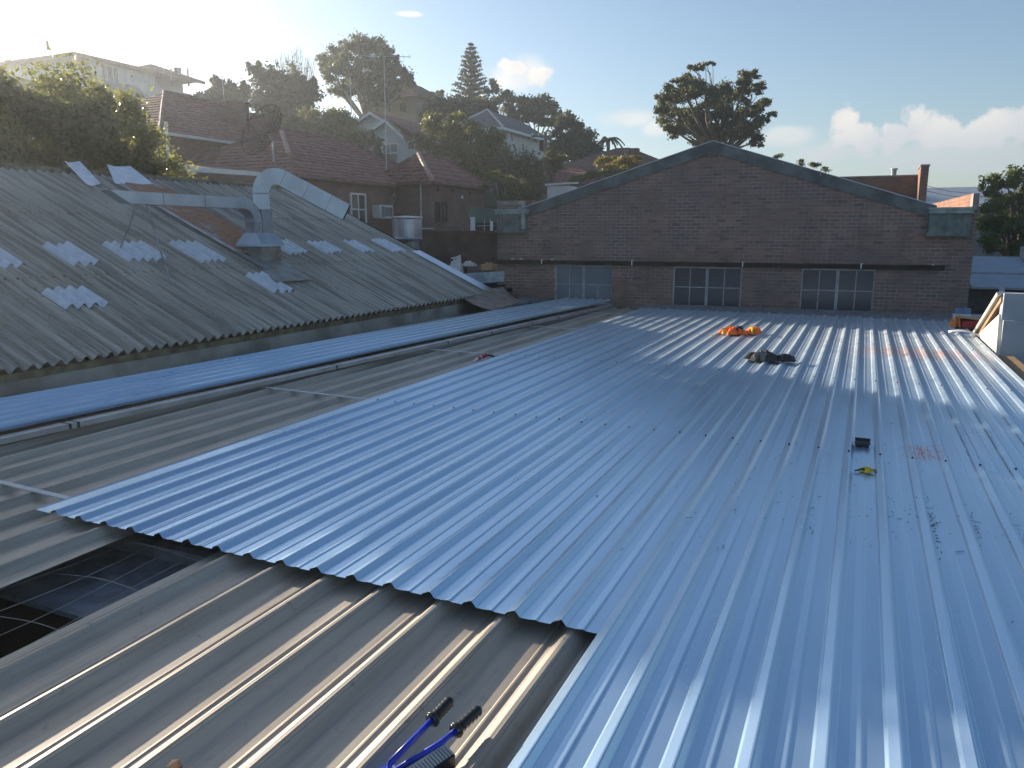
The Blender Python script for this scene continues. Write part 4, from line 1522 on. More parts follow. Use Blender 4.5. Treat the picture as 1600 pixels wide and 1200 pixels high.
# ------------------------------------------------------------------ houses behind
def slope_face(m, p0, p1, q0, q1, course=.33, lift=.035):
    """stepped tile courses on a roof face, eave p0-p1, top q0-q1"""
    p0, p1, q0, q1 = map(Vector, (p0, p1, q0, q1))
    nrm = (p1 - p0).cross(((q0 + q1) / 2) - p0).normalized()
    if nrm.z < 0: nrm = -nrm
    h = ((q0 + q1) / 2 - (p0 + p1) / 2).length
    n = max(3, int(h / course))
    for i in range(n):
        t0, t1 = i / n, min(1, (i + 1) / n)
        a0, a1 = p0.lerp(q0, t0), p1.lerp(q1, t0)
        b0, b1 = p0.lerp(q0, t1), p1.lerp(q1, t1)
        m.quad(a0 + nrm * lift, a1 + nrm * lift, b1, b0)
        m.quad(a0, a1, a1 + nrm * lift, a0 + nrm * lift)


def hip_roof(x0, x1, y0, y1, ze, rise, ridge_axis='Y', oh=.4):
    x0 -= oh; x1 += oh; y0 -= oh; y1 += oh
    m = MB()
    if ridge_axis == 'Y':
        w = (x1 - x0) / 2; xm = (x0 + x1) / 2
        r0 = (xm, min(y0 + w, (y0 + y1) / 2), ze + rise); r1 = (xm, max(y1 - w, (y0 + y1) / 2), ze + rise)
        slope_face(m, (x1, y0, ze), (x1, y1, ze), r0, r1)
        slope_face(m, (x0, y1, ze), (x0, y0, ze), r1, r0)
        slope_face(m, (x0, y0, ze), (x1, y0, ze), r0, r0)
        slope_face(m, (x1, y1, ze), (x0, y1, ze), r1, r1)
    else:
        w = (y1 - y0) / 2; ym = (y0 + y1) / 2
        r0 = (min(x0 + w, (x0 + x1) / 2), ym, ze + rise); r1 = (max(x1 - w, (x0 + x1) / 2), ym, ze + rise)
        slope_face(m, (x0, y0, ze), (x1, y0, ze), r0, r1)
        slope_face(m, (x1, y1, ze), (x0, y1, ze), r1, r0)
        slope_face(m, (x0, y1, ze), (x0, y0, ze), r0, r0)
        slope_face(m, (x1, y0, ze), (x1, y1, ze), r1, r1)
    m.add([(x0, y0, ze - .01), (x1, y0, ze - .01), (x1, y1, ze - .01), (x0, y1, ze - .01)], [(0, 1, 2, 3)])
    return m, r0, r1, (x0, x1, y0, y1)


def caps(root, name, a, b_, mat, step=.36, rad=.11):
    a = Vector(a); b_ = Vector(b_)
    n = max(2, int((b_ - a).length / step))
    for i in range(n):
        p = a.lerp(b_, i / n); q = a.lerp(b_, (i + .96) / n)
        m = MB(); m.tube([p + Vector((0, 0, .03)), q + Vector((0, 0, .055))], [rad, rad * .85], 8)
        m.build(name, mat, root)


def capline(m, a, b_, rad=.1):
    a = Vector(a); b_ = Vector(b_)
    n = max(2, int((b_ - a).length / .4))
    for i in range(n):
        m.tube([a.lerp(b_, i / n) + Vector((0, 0, .02)), a.lerp(b_, (i + .97) / n) + Vector((0, 0, .05))], [rad, rad * .8], 6)


def window(root, face, a0, a1, z0, z1, c, mats=('white', 'houseglass'), div=1, mid=True):
    """face 'X' -> plane x=c seen from +X, spans y a0..a1;  'Y' -> plane y=c seen from -Y, spans x a0..a1"""
    t = .07
    def bx(lo, hi, d0, d1, zz0, zz1):
        if face == 'X': return ((c + d0, lo, zz0), (c + d1, hi, zz1))
        return ((lo, c - d1, zz0), (hi, c - d0, zz1))
    m = MB()
    m.box(*bx(a0, a0 + t, .0, .07, z0, z1)); m.box(*bx(a1 - t, a1, .0, .07, z0, z1))
    m.box(*bx(a0 + t, a1 - t, .0, .07, z1 - t, z1)); m.box(*bx(a0 + t, a1 - t, .0, .09, z0, z0 + t))
    for i in range(1, div + 1):
        x = a0 + (a1 - a0) * i / (div + 1)
        m.box(*bx(x - .03, x + .03, .0, .06, z0 + t, z1 - t))
    zm = z0 + (z1 - z0) * .5
    w = m.build('window', M[mats[0]], root)
    if mid:
        m = MB(); m.box(*bx(a0 + t, a1 - t, .005, .05, zm - .025, zm + .025)); m.build('sash_bar', M[mats[0]], w)
    for i in range(div + 1):
        l = a0 + (a1 - a0) * i / (div + 1) + .03; h = a0 + (a1 - a0) * (i + 1) / (div + 1) - .03
        m = MB(); m.box(*bx(l, h, .012, .022, z0 + t * .5, z1 - t * .5)); m.build('pane', M[mats[1]], w)
    return w


# House A: red brick with hip roof, long side facing us
ca = at(462, 272, 30.3)
xA, yA0 = ca.x - .4, ca.y + .4
hA = thing('brick_house', (xA - 4, yA0 + 6, -3.6), 'red brick house with dark red hipped tile roof behind the fibro ridge', 'house')
wA = 7.6; lA = 12.0; zeA = ca.z
m = MB(); m.box((xA - wA, yA0, -3.6), (xA, yA0 + lA, zeA - .02)); m.build('wall', M['housebrick'], hA)
m, r0, r1, ex = hip_roof(xA - wA, xA, yA0, yA0 + lA, zeA, 2.35)
m.build('roof', M['redroof'], hA)
m = MB(); capline(m, r0, r1); capline(m, r1, (ex[1], ex[3], zeA)); capline(m, (ex[0], ex[2], zeA), r0); m.build('ridge_cap', M['brownroof'], hA)
A_ = Vector((ex[1], ex[2], zeA)); caps(hA, 'hip_tile', Vector(r0).lerp(A_, .1), Vector(r0).lerp(A_, .62), M['ridgecap'], step=.42)
m = MB(); m.box((ex[1], ex[2], zeA - .12), (ex[1] + .1, ex[3], zeA + .0)); m.build('gutter', M['brownroof'], hA)
pw0 = onx(548, 320, xA + .05); pw1 = onx(572, 322, xA + .05)
window(hA, 'X', pw0.y, pw1.y, onx(560, 345, xA).z - .2, onx(560, 302, xA).z, xA + .002, div=1)
a0 = onx(581, 320, xA); a1 = onx(602, 342, xA)
ac = thing('air_conditioner', (xA + .2, a0.y, a1.z), 'white air conditioner box on the brick house wall beside the white window', 'air conditioner')
m = MB(); m.box((xA + .005, a0.y, a1.z), (xA + .45, a1.y, a0.z)); m.build('case', M['offwhite'], ac, bevel=.02)
m = MB(); m.box((xA + .451, a0.y + .35 * (a1.y - a0.y), a1.z + .1), (xA + .46, a1.y - .08, a0.z - .1)); m.build('fan_grille', M['greyroof'], ac)
m = MB()
for i in range(6):
    yy = a0.y + .08 + i * .35 * (a1.y - a0.y) / 8
    m.box((xA + .451, yy, a1.z + .06), (xA + .46, yy + .03, a0.z - .06))
m.build('vent_slats', M['graywall'], ac)
m = MB(); q0 = onx(610, 318, xA + .3); q1 = onx(640, 250, xA + .3)
# timber frame of an old trellis against the wall
for (pa, pb) in (((601, 335), (617, 300)), ((606, 335), (624, 296)), ((604, 330), (610, 328)), ((609, 318), (616, 315)), ((614, 307), (621, 303))):
    m.beam(onx(*pa, xA + .35), onx(*pb, xA + .35), .05, .05)
tag(m.build('old_ladder', M['pole']), 'weathered ladder leaning on the brick house wall right of the air conditioner', 'ladder')

# House B: little hip roofed wing, tiles lit by the sun
cb_ = at(676, 284, 36)
xB, yB = cb_.x - .3, cb_.y + .3
hB = thing('brick_house_wing', (xB - 1.5, yB + 3, -3.6), 'brick house wing with sunlit red tile hip and pale ridge tiles', 'house')
zeB = cb_.z
m = MB(); m.box((xB - 3.0, yB, -3.6), (xB, yB + 5.6, zeB - .02)); m.build('wall', M['housebrick'], hB)
m = MB()
X0b, X1b, Y0b, Y1b = xB - 3.3, xB + .3, yB - .3, yB + 5.9
ap0 = Vector((xB - 1.5, yB + 1.5, zeB + 1.42)); ap1 = Vector((xB - 1.5, yB + 4.2, zeB + 1.42))
slope_face(m, (X1b, Y0b, zeB), (X1b, Y1b, zeB), ap0, ap1)
slope_face(m, (X0b, Y1b, zeB), (X0b, Y0b, zeB), ap1, ap0)
slope_face(m, (X1b, Y1b, zeB), (X0b, Y1b, zeB), ap1, ap1)
m.quad((X0b, Y0b + .01, zeB - .03), (X1b, Y0b + .01, zeB - .03), ap0 - Vector((0, 0, .03)), ap0 - Vector((0, 0, .03)))
m.build('roof', M['redroof'], hB)
rows = 8
E0 = Vector((X0b, Y0b, zeB)); E1 = Vector((X1b, Y0b, zeB))
nf = (E1 - E0).cross(ap0 - E0).normalized()
for i in range(rows):
    t0, t1 = i / rows, (i + 1) / rows
    L0, R0 = E0.lerp(ap0, t0), E1.lerp(ap0, t0); L1, R1 = E0.lerp(ap0, t1), E1.lerp(ap0, t1)
    nc = max(1, int(round((R0 - L0).length / .29)))
    for k in range(nc):
        a, b_ = L0.lerp(R0, (k + .03) / nc), L0.lerp(R0, (k + .97) / nc)
        c_, d_ = L1.lerp(R1, (k + .97) / nc), L1.lerp(R1, (k + .03) / nc)
        mm = (a + b_) / 2 + nf * .075; mt = (c_ + d_) / 2 + nf * .03
        m = MB(); m.add([a + nf * .035, mm, b_ + nf * .05, c_ + nf * .015, mt, d_ + nf * .003, a, b_], [(0, 1, 4, 5), (1, 2, 3, 4), (6, 7, 2, 1), (6, 1, 0)])
        m.build('roof_tile', M['redroof'], hB)
caps(hB, 'ridge_tile', ap0, Vector((X1b, Y0b, zeB)), M['ridgecap'], step=.3, rad=.12)
m = MB(); capline(m, ap0, ap1, .09); capline(m, ap1, (X1b, Y1b, zeB), .09); capline(m, ap0, (X0b, Y0b, zeB), .08); m.build('ridge_cap', M['brownroof'], hB)
m = MB(); q = ony(657, 285, yB - .08); m.tube([(q.x, yB - .08, zeB - .05), (q.x, yB - .08, -2)], .035, 8); m.build('downpipe', M['offwhite'], hB)
m = MB(); m.box((X0b, Y0b - .1, zeB - .1), (X1b + .1, Y0b, zeB)); m.box((X1b, Y0b, zeB - .1), (X1b + .1, Y1b, zeB)); m.build('gutter', M['brownroof'], hB)
for (px, py) in ((684, 296), (707, 298), (734, 302), (722, 308)):
    q = onx(px, py, xB); m = MB(); m.box((xB + .001, q.y - .11, q.z - .08), (xB + .012, q.y + .11, q.z + .08)); m.build('air_vent', M['white'] if px == 722 else M['ledge'], hB)
for pxa, pxb in ((680, 686), (690, 697)):
    a = onx(pxa, 315, xB); b_ = onx(pxb, 333, xB); window(hB, 'X', a.y, b_.y, b_.z - .4, a.z, xB + .002, ('ledge', 'glass'), div=0, mid=False)
# lattice screen in front of it
la = thing('lattice_screen', at(650, 345, 33), 'grey diagonal lattice screen in front of the brick wing wall', 'lattice')
for i in range(12):
    m = MB(); x = 632 + 6.0 * i
    x2 = min(x + 10, 678)
    m.beam(at(min(x, 676), 357, 33.2), at(x2, 318, 33.2), .03, .02); m.build('slat', M['pole'], la)
m = MB(); m.beam(at(630, 357, 33.2), at(678, 357, 33.2), .06, .05); m.build('bottom_rail', M['offwhite'], la)

# House C: behind and left, higher
cC = at(250, 205, 33); xC, yC = cC.x - .4, cC.y + .4
hC = thing('upper_brick_house', (xC - 4, yC + 5, -2), 'brick house with long dull red tile roof and chimney beside the glossy bush', 'house')
m = MB(); m.box((xC - 8, yC, -2), (xC, yC + 12, cC.z)); m.build('wall', M['housebrick'], hC)
m, r0, r1, ex = hip_roof(xC - 8, xC, yC, yC + 12, cC.z + .01, 2.5)
m.build('roof', M['redroof'], hC)
m = MB(); capline(m, r0, r1); capline(m, r0, (ex[1], ex[2], cC.z)); m.build('ridge_cap', M['brownroof'], hC)
q = at(371, 215, 40); m = MB(); m.box((q.x - .45, q.y - .45, q.z - 1), (q.x + .45, q.y + .45, at(371, 162, 40).z)); m.box((q.x - .5, q.y - .5, at(371, 164, 40).z), (q.x + .5, q.y + .5, at(371, 160, 40).z)); m.build('chimney', M['housebrick'], hC)
m = MB(); m.box((ex[1], ex[2], cC.z - .12), (ex[1] + .1, ex[3], cC.z)); m.build('gutter', M['offwhite'], hC)
q = at(264, 250, 31); m = MB(); m.tube([q, (q.x, q.y, at(264, 190, 31).z)], .06, 8); o = m.build('vent_stack', M['offwhite']); tag(o, 'white vent pipe standing at the corner of the upper brick house', 'vent pipe')
a = at(237, 220, 32.9); b_ = at(250, 236, 32.9)
m = MB(); m.box((xC + .002, a.y - .5, b_.z), (xC + .05, a.y + .4, a.z)); m.build('meter_box', M['offwhite'], hC)
q = at(388, 205, 38); m = MB(); m.tube([q, (q.x, q.y, at(388, 163, 38).z)], .05, 8); m.tube([(q.x, q.y, at(388, 163, 38).z), (q.x, q.y, at(388, 160, 38).z)], .1, 8)
tag(m.build('flue_pipe', M['ledge']), 'dark thin flue pipe beside the chimney, left of the satellite dish', 'flue pipe')
# lean-to with white fascia
A = at(278, 263, 25.5); Bq = at(405, 272, 30)
ln_ = thing('lean_to', (A.x, A.y, -3.6), 'low brick lean-to with white fascia just behind the fibro ridge', 'outbuilding')
m = MB(); m.beam(A, Bq, .12, .16); m.build('fascia', M['white'], ln_)
dvec = (Bq - A); dn = Vector((-dvec.y, dvec.x, 0)).normalized()
m = MB(); m.prism([A + Vector((0, 0, -.09)), Bq + Vector((0, 0, -.09)), Bq + Vector((0, 0, -6)), A + Vector((0, 0, -6))], dn * 3); m.build('wall', M['housebrick'], ln_)
m = MB(); m.prism([A + Vector((0, 0, -.02)) + dn * .1, Bq + dn * .1, Bq + dn * 3 + Vector((0, 0, .4)), A + dn * 3 + Vector((0, 0, .4))], (0, 0, .05)); m.build('roof', M['brownroof'], ln_)
for px, py in ((283, 266), (292, 270)):
    q = at(px, py, 25.3); m = MB(); m.tube([q, at(px + 14, py + 1, 25.8)], .035, 6); m.build('fascia_bracket', M['white'], ln_)

# White two storey house, upper left
cW = at(118, 84, 70); xW, yW = cW.x - .2, cW.y + .2
hW = thing('white_house', (xW - 6, yW + 5, 9), 'white two storey house with low brown roof at the top left of the hill', 'house')
m = MB(); m.box((xW - 9, yW, 8), (xW, yW + 8.0, cW.z)); m.build('wall', M['offwhite'], hW)
m, r0, r1, ex = hip_roof(xW - 12, xW, yW, yW + 13, cW.z, 1.5, 'Y', .7)
m.build('roof', M['brownroof'], hW)
m = MB(); m.box((ex[1] - .02, ex[2], cW.z - .25), (ex[1] + .06, ex[3], cW.z + .02)); m.box((ex[0], ex[2] - .06, cW.z - .25), (ex[1] - .02, ex[2] + .02, cW.z + .02)); m.build('fascia', M['brownroof'], hW)
for (pa, pb, py0, py1, dv) in ((119, 139, 95, 109, 1), (156, 183, 102, 131, 2)):
    a = onx(pa, 100, xW); b_ = onx(pb, 100, xW); zz = onx((pa + pb) / 2, py1, xW).z; z2 = onx((pa + pb) / 2, py0, xW).z
    window(hW, 'X', a.y, b_.y, zz, z2, xW + .003, div=dv, mid=False)
window(hW, 'Y', *(lambda a, b_: (a.x, b_.x))(ony(32, 100, yW), ony(42, 100, yW)), ony(38, 110, yW).z, ony(38, 98, yW).z, yW - .003, div=0)
q = onx(144, 119, xW + .1)
m = MB()
ring = [(xW + .15, q.y + .38 * math.cos(a), q.z + .33 * math.sin(a)) for a in np.linspace(0, 2 * math.pi, 18)[:-1]]
m.prism(ring, (.05, 0, .0)); m.tube([(xW, q.y, q.z), (xW + .16, q.y, q.z)], .04, 6); o = m.build('wall_dish', M['graywall']); tag(o, 'round grey satellite dish on the white house wall between two windows', 'satellite dish')
# balcony wing
bw0 = onx(193, 140, xW); bw1 = onx(226, 140, xW)
m = MB(); m.box((xW - 9, yW + 8.0, 8), (xW - 1.6, yW + 13, cW.z)); m.build('recessed_wall', M['offwhite'], hW)
cV = at(222, 107, 78)
xV, yV = xW - .4, cV.y
wv = MB(); e1 = onx(299, 128, xV)
wv.box((xV - .15, yV, onx(225, 149, xV).z), (xV, e1.y, onx(225, 132, xV).z)); wv.build('balcony_parapet', M['offwhite'], hW)
wv = MB()
for px in (222, 232, 245, 258, 270, 282, 296):
    p_ = onx(px, 135, xV); wv = MB(); wv.tube([(xV - .08, p_.y, p_.z), (xV - .08, p_.y, onx(px, 112, xV).z + .3)], .09, 6)
    wv.build('balcony_post', M['offwhite'], hW)
ztop = onx(230, 110, xV).z
wv = MB(); wv.box((xV - 4, yV - 1, ztop - 3), (xV - 2.2, e1.y - 1.5, ztop)); wv.build('balcony_back_wall', M['creamwall'], hW)
m, r0, r1, ex = hip_roof(xV - 5, xV, yV, e1.y, ztop, 1.3, 'Y', .8); m.build('balcony_roof', M['brownroof'], hW)
q = at(278, 116, 82); m = MB(); m.tube([q, q + Vector((0, 0, .6))], [.3, .35], 10); m.build('flue', M['ledge'], hW)
q = at(75, 78, 72); m = MB(); m.tube([q, (q.x, q.y, at(75, 64, 72).z)], .12, 8); m.build('chimney_pot', M['brownroof'], hW)
# gabled shed by the bush, lower left
q = at(104, 113, 60); g = thing('small_gabled_house', (q.x, q.y, 8), 'small pale gabled house half hidden behind the glossy bush', 'house')
hwid = 1.9
m = MB(); m.prism([(q.x - hwid, q.y, q.z - 1.2), (q.x + hwid, q.y, q.z - 1.2), (q.x, q.y, q.z)], (0, 6, 0)); m.build('roof', M['greyroof'], g)
m = MB(); m.box((q.x - hwid + .2, q.y + .2, 6), (q.x + hwid - .2, q.y + 5.8, q.z - 1.21)); m.build('wall', M['offwhite'], g)
m = MB(); m.beam((q.x - hwid - .1, q.y - .05, q.z - 1.2), (q.x, q.y - .05, q.z + .05), .08, .14); m.beam((q.x + hwid + .1, q.y - .05, q.z - 1.2), (q.x, q.y - .05, q.z + .05), .08, .14); m.build('barge_board', M['white'], g)

# Cream house on the hill (behind big gum)
cD = at(650, 152, 76)
hD = thing('cream_house', (cD.x, cD.y, 8), 'cream rendered house with dark roof on the hilltop behind the tall gum', 'house')
xD, yD = cD.x, cD.y
m = MB(); m.box((xD - 4.6, yD, 6), (xD, yD + 7, cD.z)); m.build('wall', M['creamwall'], hD)
m, r0, r1, ex = hip_roof(xD - 4.6, xD, yD, yD + 7, cD.z, 1.9, 'Y', .6); m.build('roof', M['brownroof'], hD)
for (pa, pb) in ((584, 592), (606, 612), (624, 636)):
    a = ony(pa, 160, yD); b_ = ony(pb, 160, yD); window(hD, 'Y', a.x, b_.x, ony(pa, 177, yD).z, ony(pa, 160, yD).z, yD - .003, ('creamwall', 'glass'), div=0, mid=False)
a = onx(656, 170, xD); window(hD, 'X', a.y + .6, a.y + 3.4, a.z - .7, a.z + .6, xD + .003, ('brownroof', 'glass'), div=1, mid=False)
m = MB(); q = at(598, 160, 74); m.tube([q, (q.x, q.y, at(598, 130, 74).z)], .06, 6); m.build('flue', M['lightmetal'], hD)

# White weatherboard cottage with two gables
yE = at(604, 215, 56).y
hE = thing('white_cottage', at(610, 250, 56), 'white weatherboard cottage with twin gables and red roof in the middle of the hill', 'house')


def gable(pl, pr, pa, y, depth, zb):
    a = ony(*pl, y); b_ = ony(*pr, y); c_ = ony(*pa, y)
    m = MB(); m.prism([(a.x, y, zb), (b_.x, y, zb), (b_.x, y, b_.z), (c_.x, y, c_.z), (a.x, y, a.z)], (0, depth, 0)); m.build('wall', M['offwhite'], hE)
    m = MB()
    nrow = 12
    zt = c_.z
    for i in range(nrow):
        z0 = zb + (zt - zb) * i / nrow
        f = 0 if z0 < a.z else (z0 - a.z) / (zt - a.z)
        m.box((a.x + (c_.x - a.x) * f + .02, y - .025, z0), (b_.x + (c_.x - b_.x) * f - .02, y - .002, z0 + .04))
    m.build('weatherboards', M['white'], hE)
    for (s, e) in ((a, c_), (b_, c_)):
        dx = (s.x - c_.x) * .15; dzz = (s.z - c_.z) * .15
        m = MB(); m.prism([(s.x + dx, y - .4, s.z + dzz), (c_.x, y - .4, c_.z), (c_.x, y - .4, c_.z + .14), (s.x + dx, y - .4, s.z + dzz + .14)], (0, depth + .4, 0)); m.build('roof', M['redroof'], hE)
        m = MB(); m.prism([(s.x + dx, y - .45, s.z + dzz - .1), (c_.x, y - .45, c_.z - .1), (c_.x, y - .45, c_.z + .12), (s.x + dx, y - .45, s.z + dzz + .12)], (0, .05, 0)); m.build('barge_board', M['white'], hE)


gable((556, 196), (612, 196), (583, 178), yE + 3, 6, 2)
gable((578, 210), (632, 214), (606, 190), yE, 8, 2)
a = ony(598, 225, yE); b_ = ony(624, 254, yE)
window(hE, 'Y', a.x, b_.x, b_.z, a.z, yE - .03, div=1)
m = MB(); m.box((ony(632, 213, yE).x - .002, yE + .6, 2), (ony(632, 213, yE).x + 2.2, yE + 7.0, ony(640, 217, yE).z)); m.build('side_wall', M['offwhite'], hE)
m = MB(); c_ = ony(606, 190, yE); e_ = ony(634, 213, yE)
slope_face(m, (e_.x + 1.7, yE + .2, e_.z - .6), (e_.x + 2.2, yE + 8, e_.z - .4), (c_.x, yE + .2, c_.z + .16), (c_.x, yE + 8, c_.z + .16)); m.build('side_roof', M['redroof'], hE)

# Grey roofed white house
cG = at(785, 199, 70)
hG = thing('grey_roofed_house', (cG.x, cG.y, 4), 'white house with grey tiled hip roof right of the round tree', 'house')
xG, yG = cG.x - .3, cG.y + .3
m = MB(); m.box((xG - 5, yG, 3), (xG, yG + 12, cG.z - .02)); m.build('wall', M['offwhite'], hG)
m, r0, r1, ex = hip_roof(xG - 5, xG, yG, yG + 12, cG.z, 2.0, 'Y', .4); m.build('roof', M['greyroof'], hG)
m = MB(); capline(m, r0, (ex[1], ex[2], cG.z), .12); capline(m, r0, (ex[0], ex[2], cG.z), .12); m.build('hip_cap', M['offwhite'], hG)
m = MB(); m.box((ex[1], ex[2], cG.z - .22), (ex[1] + .12, ex[3], cG.z)); m.box((ex[0], ex[2] - .12, cG.z - .22), (ex[1] + .12, ex[2], cG.z)); m.build('gutter', M['white'], hG)
for (pa, pb, py0, py1) in ((796, 801, 206, 222), (822, 828, 211, 219), (833, 839, 215, 224)):
    a = onx(pa, 210, xG); b_ = onx(pb, 210, xG); window(hG, 'X', a.y, b_.y, onx(pa, py1, xG).z, onx(pa, py0, xG).z, xG + .003, div=0, mid=False)

# Brown roofs above the gable slope
q = at(965, 228, 64); hH = thing('brown_roofed_house', (q.x, q.y, 0), 'house with broad brown roof and small chimney showing above the brick gable slope', 'house')
m = MB(); m.box((q.x - 5, q.y - 3, -2), (q.x + 5, q.y + 6, q.z - 2.1)); m.build('wall', M['housebrick'], hH)
m, r0, r1, ex = hip_roof(q.x - 5, q.x + 5, q.y - 3, q.y + 6, q.z - 2.1, 2.1, 'X', .5); m.build('roof', M['brownroof'], hH)
cc = at(991, 238, 63); m = MB(); m.box((cc.x - .35, cc.y - .35, cc.z - 1), (cc.x + .35, cc.y + .35, at(991, 232, 63).z + .0)); m.build('chimney', M['brownroof'], hH)
q = at(885, 262, 56); hI = thing('low_red_roofed_house', (q.x, q.y, 0), 'low house with dull red roof and pale eaves behind the utility pole', 'house')
m = MB(); m.box((q.x - 3, q.y - 2, -3), (q.x + 3.5, q.y + 5, q.z - 1.3)); m.build('wall', M['housebrick'], hI)
m, r0, r1, ex = hip_roof(q.x - 3, q.x + 3.5, q.y - 2, q.y + 5, q.z - 1.3, 1.5, 'X', .4); m.build('roof', M['redroof'], hI)
q = at(880, 288, 40); m = MB(); m.prism([(q.x - 1, q.y, q.z - .05), (q.x + .3, q.y, q.z + .0), (q.x + .3, q.y, q.z + .1), (q.x - 1, q.y, q.z + .05)], (0, 1.5, .1)); m.box((q.x - .9, q.y + .1, -3), (q.x + .25, q.y + 1.4, q.z - .06))
o = m.build('small_porch', M['offwhite']); tag(o, 'tiny pale flat roofed porch just above the brick gable slope, left part', 'porch')
# roof line just above gable, small red bits
q = at(886, 270, 50)

# yard behind: dark fence wall, green shed, rubbish
fw = thing('dark_yard_wall', at(700, 440, 26.5), 'dark brown yard wall below the brick houses, left of the brick workshop', 'wall')
A = at(640, 362, 27); Bq = at(790, 364, 24.5)
m = MB(); m.prism([A, Bq, Bq + Vector((0, 0, -5)), A + Vector((0, 0, -5))], (0, .25, 0)); m.build('wall_face', M['darkwall'], fw)
m = MB(); m.beam(A + Vector((0, 0, .03)), Bq + Vector((0, 0, .03)), .3, .06); m.build('coping', M['darkwall'], fw)
gs = thing('green_shed', at(757, 360, 29), 'low green sheet metal shed beside the left green rain head', 'shed')
A = at(731, 324, 29); Bq = at(779, 326, 29)
m = MB(); m.prism([A, Bq, Bq + Vector((0, 0, -.55)), A + Vector((0, 0, -.55))], (0, 2, 0)); m.build('fascia_panel', M['greenshed'], gs)
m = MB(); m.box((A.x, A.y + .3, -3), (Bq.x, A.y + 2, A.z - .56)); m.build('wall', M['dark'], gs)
for px in (737, 775):
    m = MB(); m.box((at(px, 340, 28.9).x - .05, A.y - .05, A.z - 1.4), (at(px, 340, 28.9).x + (.12 if px == 737 else .03), A.y + .02, A.z - (.35 if px == 737 else .5))); m.build('post', M['white'], gs)
m = MB(); m.beam(at(745, 353, 28.9), at(775, 352, 28.9), .03, .03); m.beam(at(757, 342, 28.9), at(757, 362, 28.9), .03, .03); m.beam(at(766, 342, 28.9), at(766, 362, 28.9), .03, .03); m.build('window_bars', M['windowframe'], gs)
m = MB(); m.beam(at(697, 352, 29.5), at(735, 352, 29.2), .05, .06); m.beam(at(700, 351, 29.5), at(700, 362, 29.5), .05, .05)
tag(m.build('hand_rail', M['pole']), 'short grey hand rail left of the green shed', 'rail')
# flat roof with rubbish
A = at(700, 428, 22.3)
fr = thing('flat_roof_annexe', (A.x, A.y, -3.6), 'small flat roofed annexe with pale fascia between the fibro roof and the brick workshop', 'building')
P0_, P1_ = at(728, 428, 21.6), at(789, 424, 21.6)
m = MB(); m.prism([P0_, P1_, P1_ + Vector((0, 0, -.28)), P0_ + Vector((0, 0, -.30))], (-.1, .05, 0)); m.build('fascia', simple('pale_blue_fascia', (.36, .42, .45), .7), fr)
m = MB(); m.prism([P0_ + Vector((0, .06, -.01)), P1_ + Vector((0, .06, -.01)), P1_ + Vector((0, 3, .15)), P0_ + Vector((-1.5, 3, .15))], (0, 0, -.05)); m.build('roof', M['darkwall'], fr)
m = MB(); m.box((P0_.x - 2, P0_.y + .3, -3.6), (P1_.x, P0_.y + 2.5, P0_.z - .3)); m.build('wall', M['dark'], fr)
m = MB(); m.box((P0_.x + .1, P0_.y - .3, P0_.z - .46), (P1_.x + .3, P0_.y + .3, P0_.z - .36)); m.build('lower_gutter', M['ledge'], fr)
c1_ = at(712, 420, 22.6)
sk = cloth('white_sack', c1_.x, c1_.y, (.22, .18), .30, M['white'], None, 41, 14, 10, z0=c1_.z - .12)
tag(sk, 'bright white plastic sack standing on the annexe roof beside the fibro verge', 'sack')
m = MB(); m.prism([c1_ + Vector((.02, 0, .1)), c1_ + Vector((.14, 0, .1)), c1_ + Vector((.12, 0, .40)), c1_ + Vector((.04, 0, .36))], (0, .1, 0))
m.prism([c1_ + Vector((-.16, 0, .28)), c1_ + Vector((.05, 0, .30)), c1_ + Vector((.06, 0, .36)), c1_ + Vector((-.14, 0, .32))], (0, .1, 0))
tag(m.build('white_carton_flap', M['white']), 'upright white scrap poking out of the white sack', 'scrap')
c2_ = at(733, 413, 22.6); tag(cloth('paper_scrap', c2_.x, c2_.y, (.2, .16), .14, M['offwhite'], None, 43, 12, 8, z0=c2_.z - .05), 'crumpled pale paper in the middle of the annexe roof rubbish', 'paper')
q = at(767, 422, 22); m = MB(); m.box((q.x - .32, q.y, q.z), (q.x + .3, q.y + .3, q.z + .16), rot=Matrix.Rotation(.15, 3, 'Z'))
m.prism([(q.x - .2, q.y - .02, q.z + .02), (q.x + .08, q.y - .02, q.z), (q.x + .08, q.y - .02, q.z + .2), (q.x - .15, q.y - .02, q.z + .23)], (0, .015, .0))
tag(m.build('cardboard_box', M['cardboard']), 'torn brown cardboard box on the annexe roof near the brick wall', 'cardboard box')
m = MB(); q = at(745, 409, 23); m.beam(q + Vector((-.5, 0, 0)), q + Vector((.5, .1, .06)), .1, .05); m.beam(q + Vector((-.9, 0.1, .06)), q + Vector((-.3, .1, .1)), .12, .08)
tag(m.build('timber_scrap', M['darkwall']), 'dark timber lengths lying behind the paper on the annexe roof', 'timber')
m = MB(); q = at(777, 424, 22.2); m.tube([q, q + Vector((.42, 0, 0))], .06, 10); tag(m.build('pipe_offcut', M['galv_dark']), 'short grey pipe beside the cardboard box on the annexe roof', 'pipe')


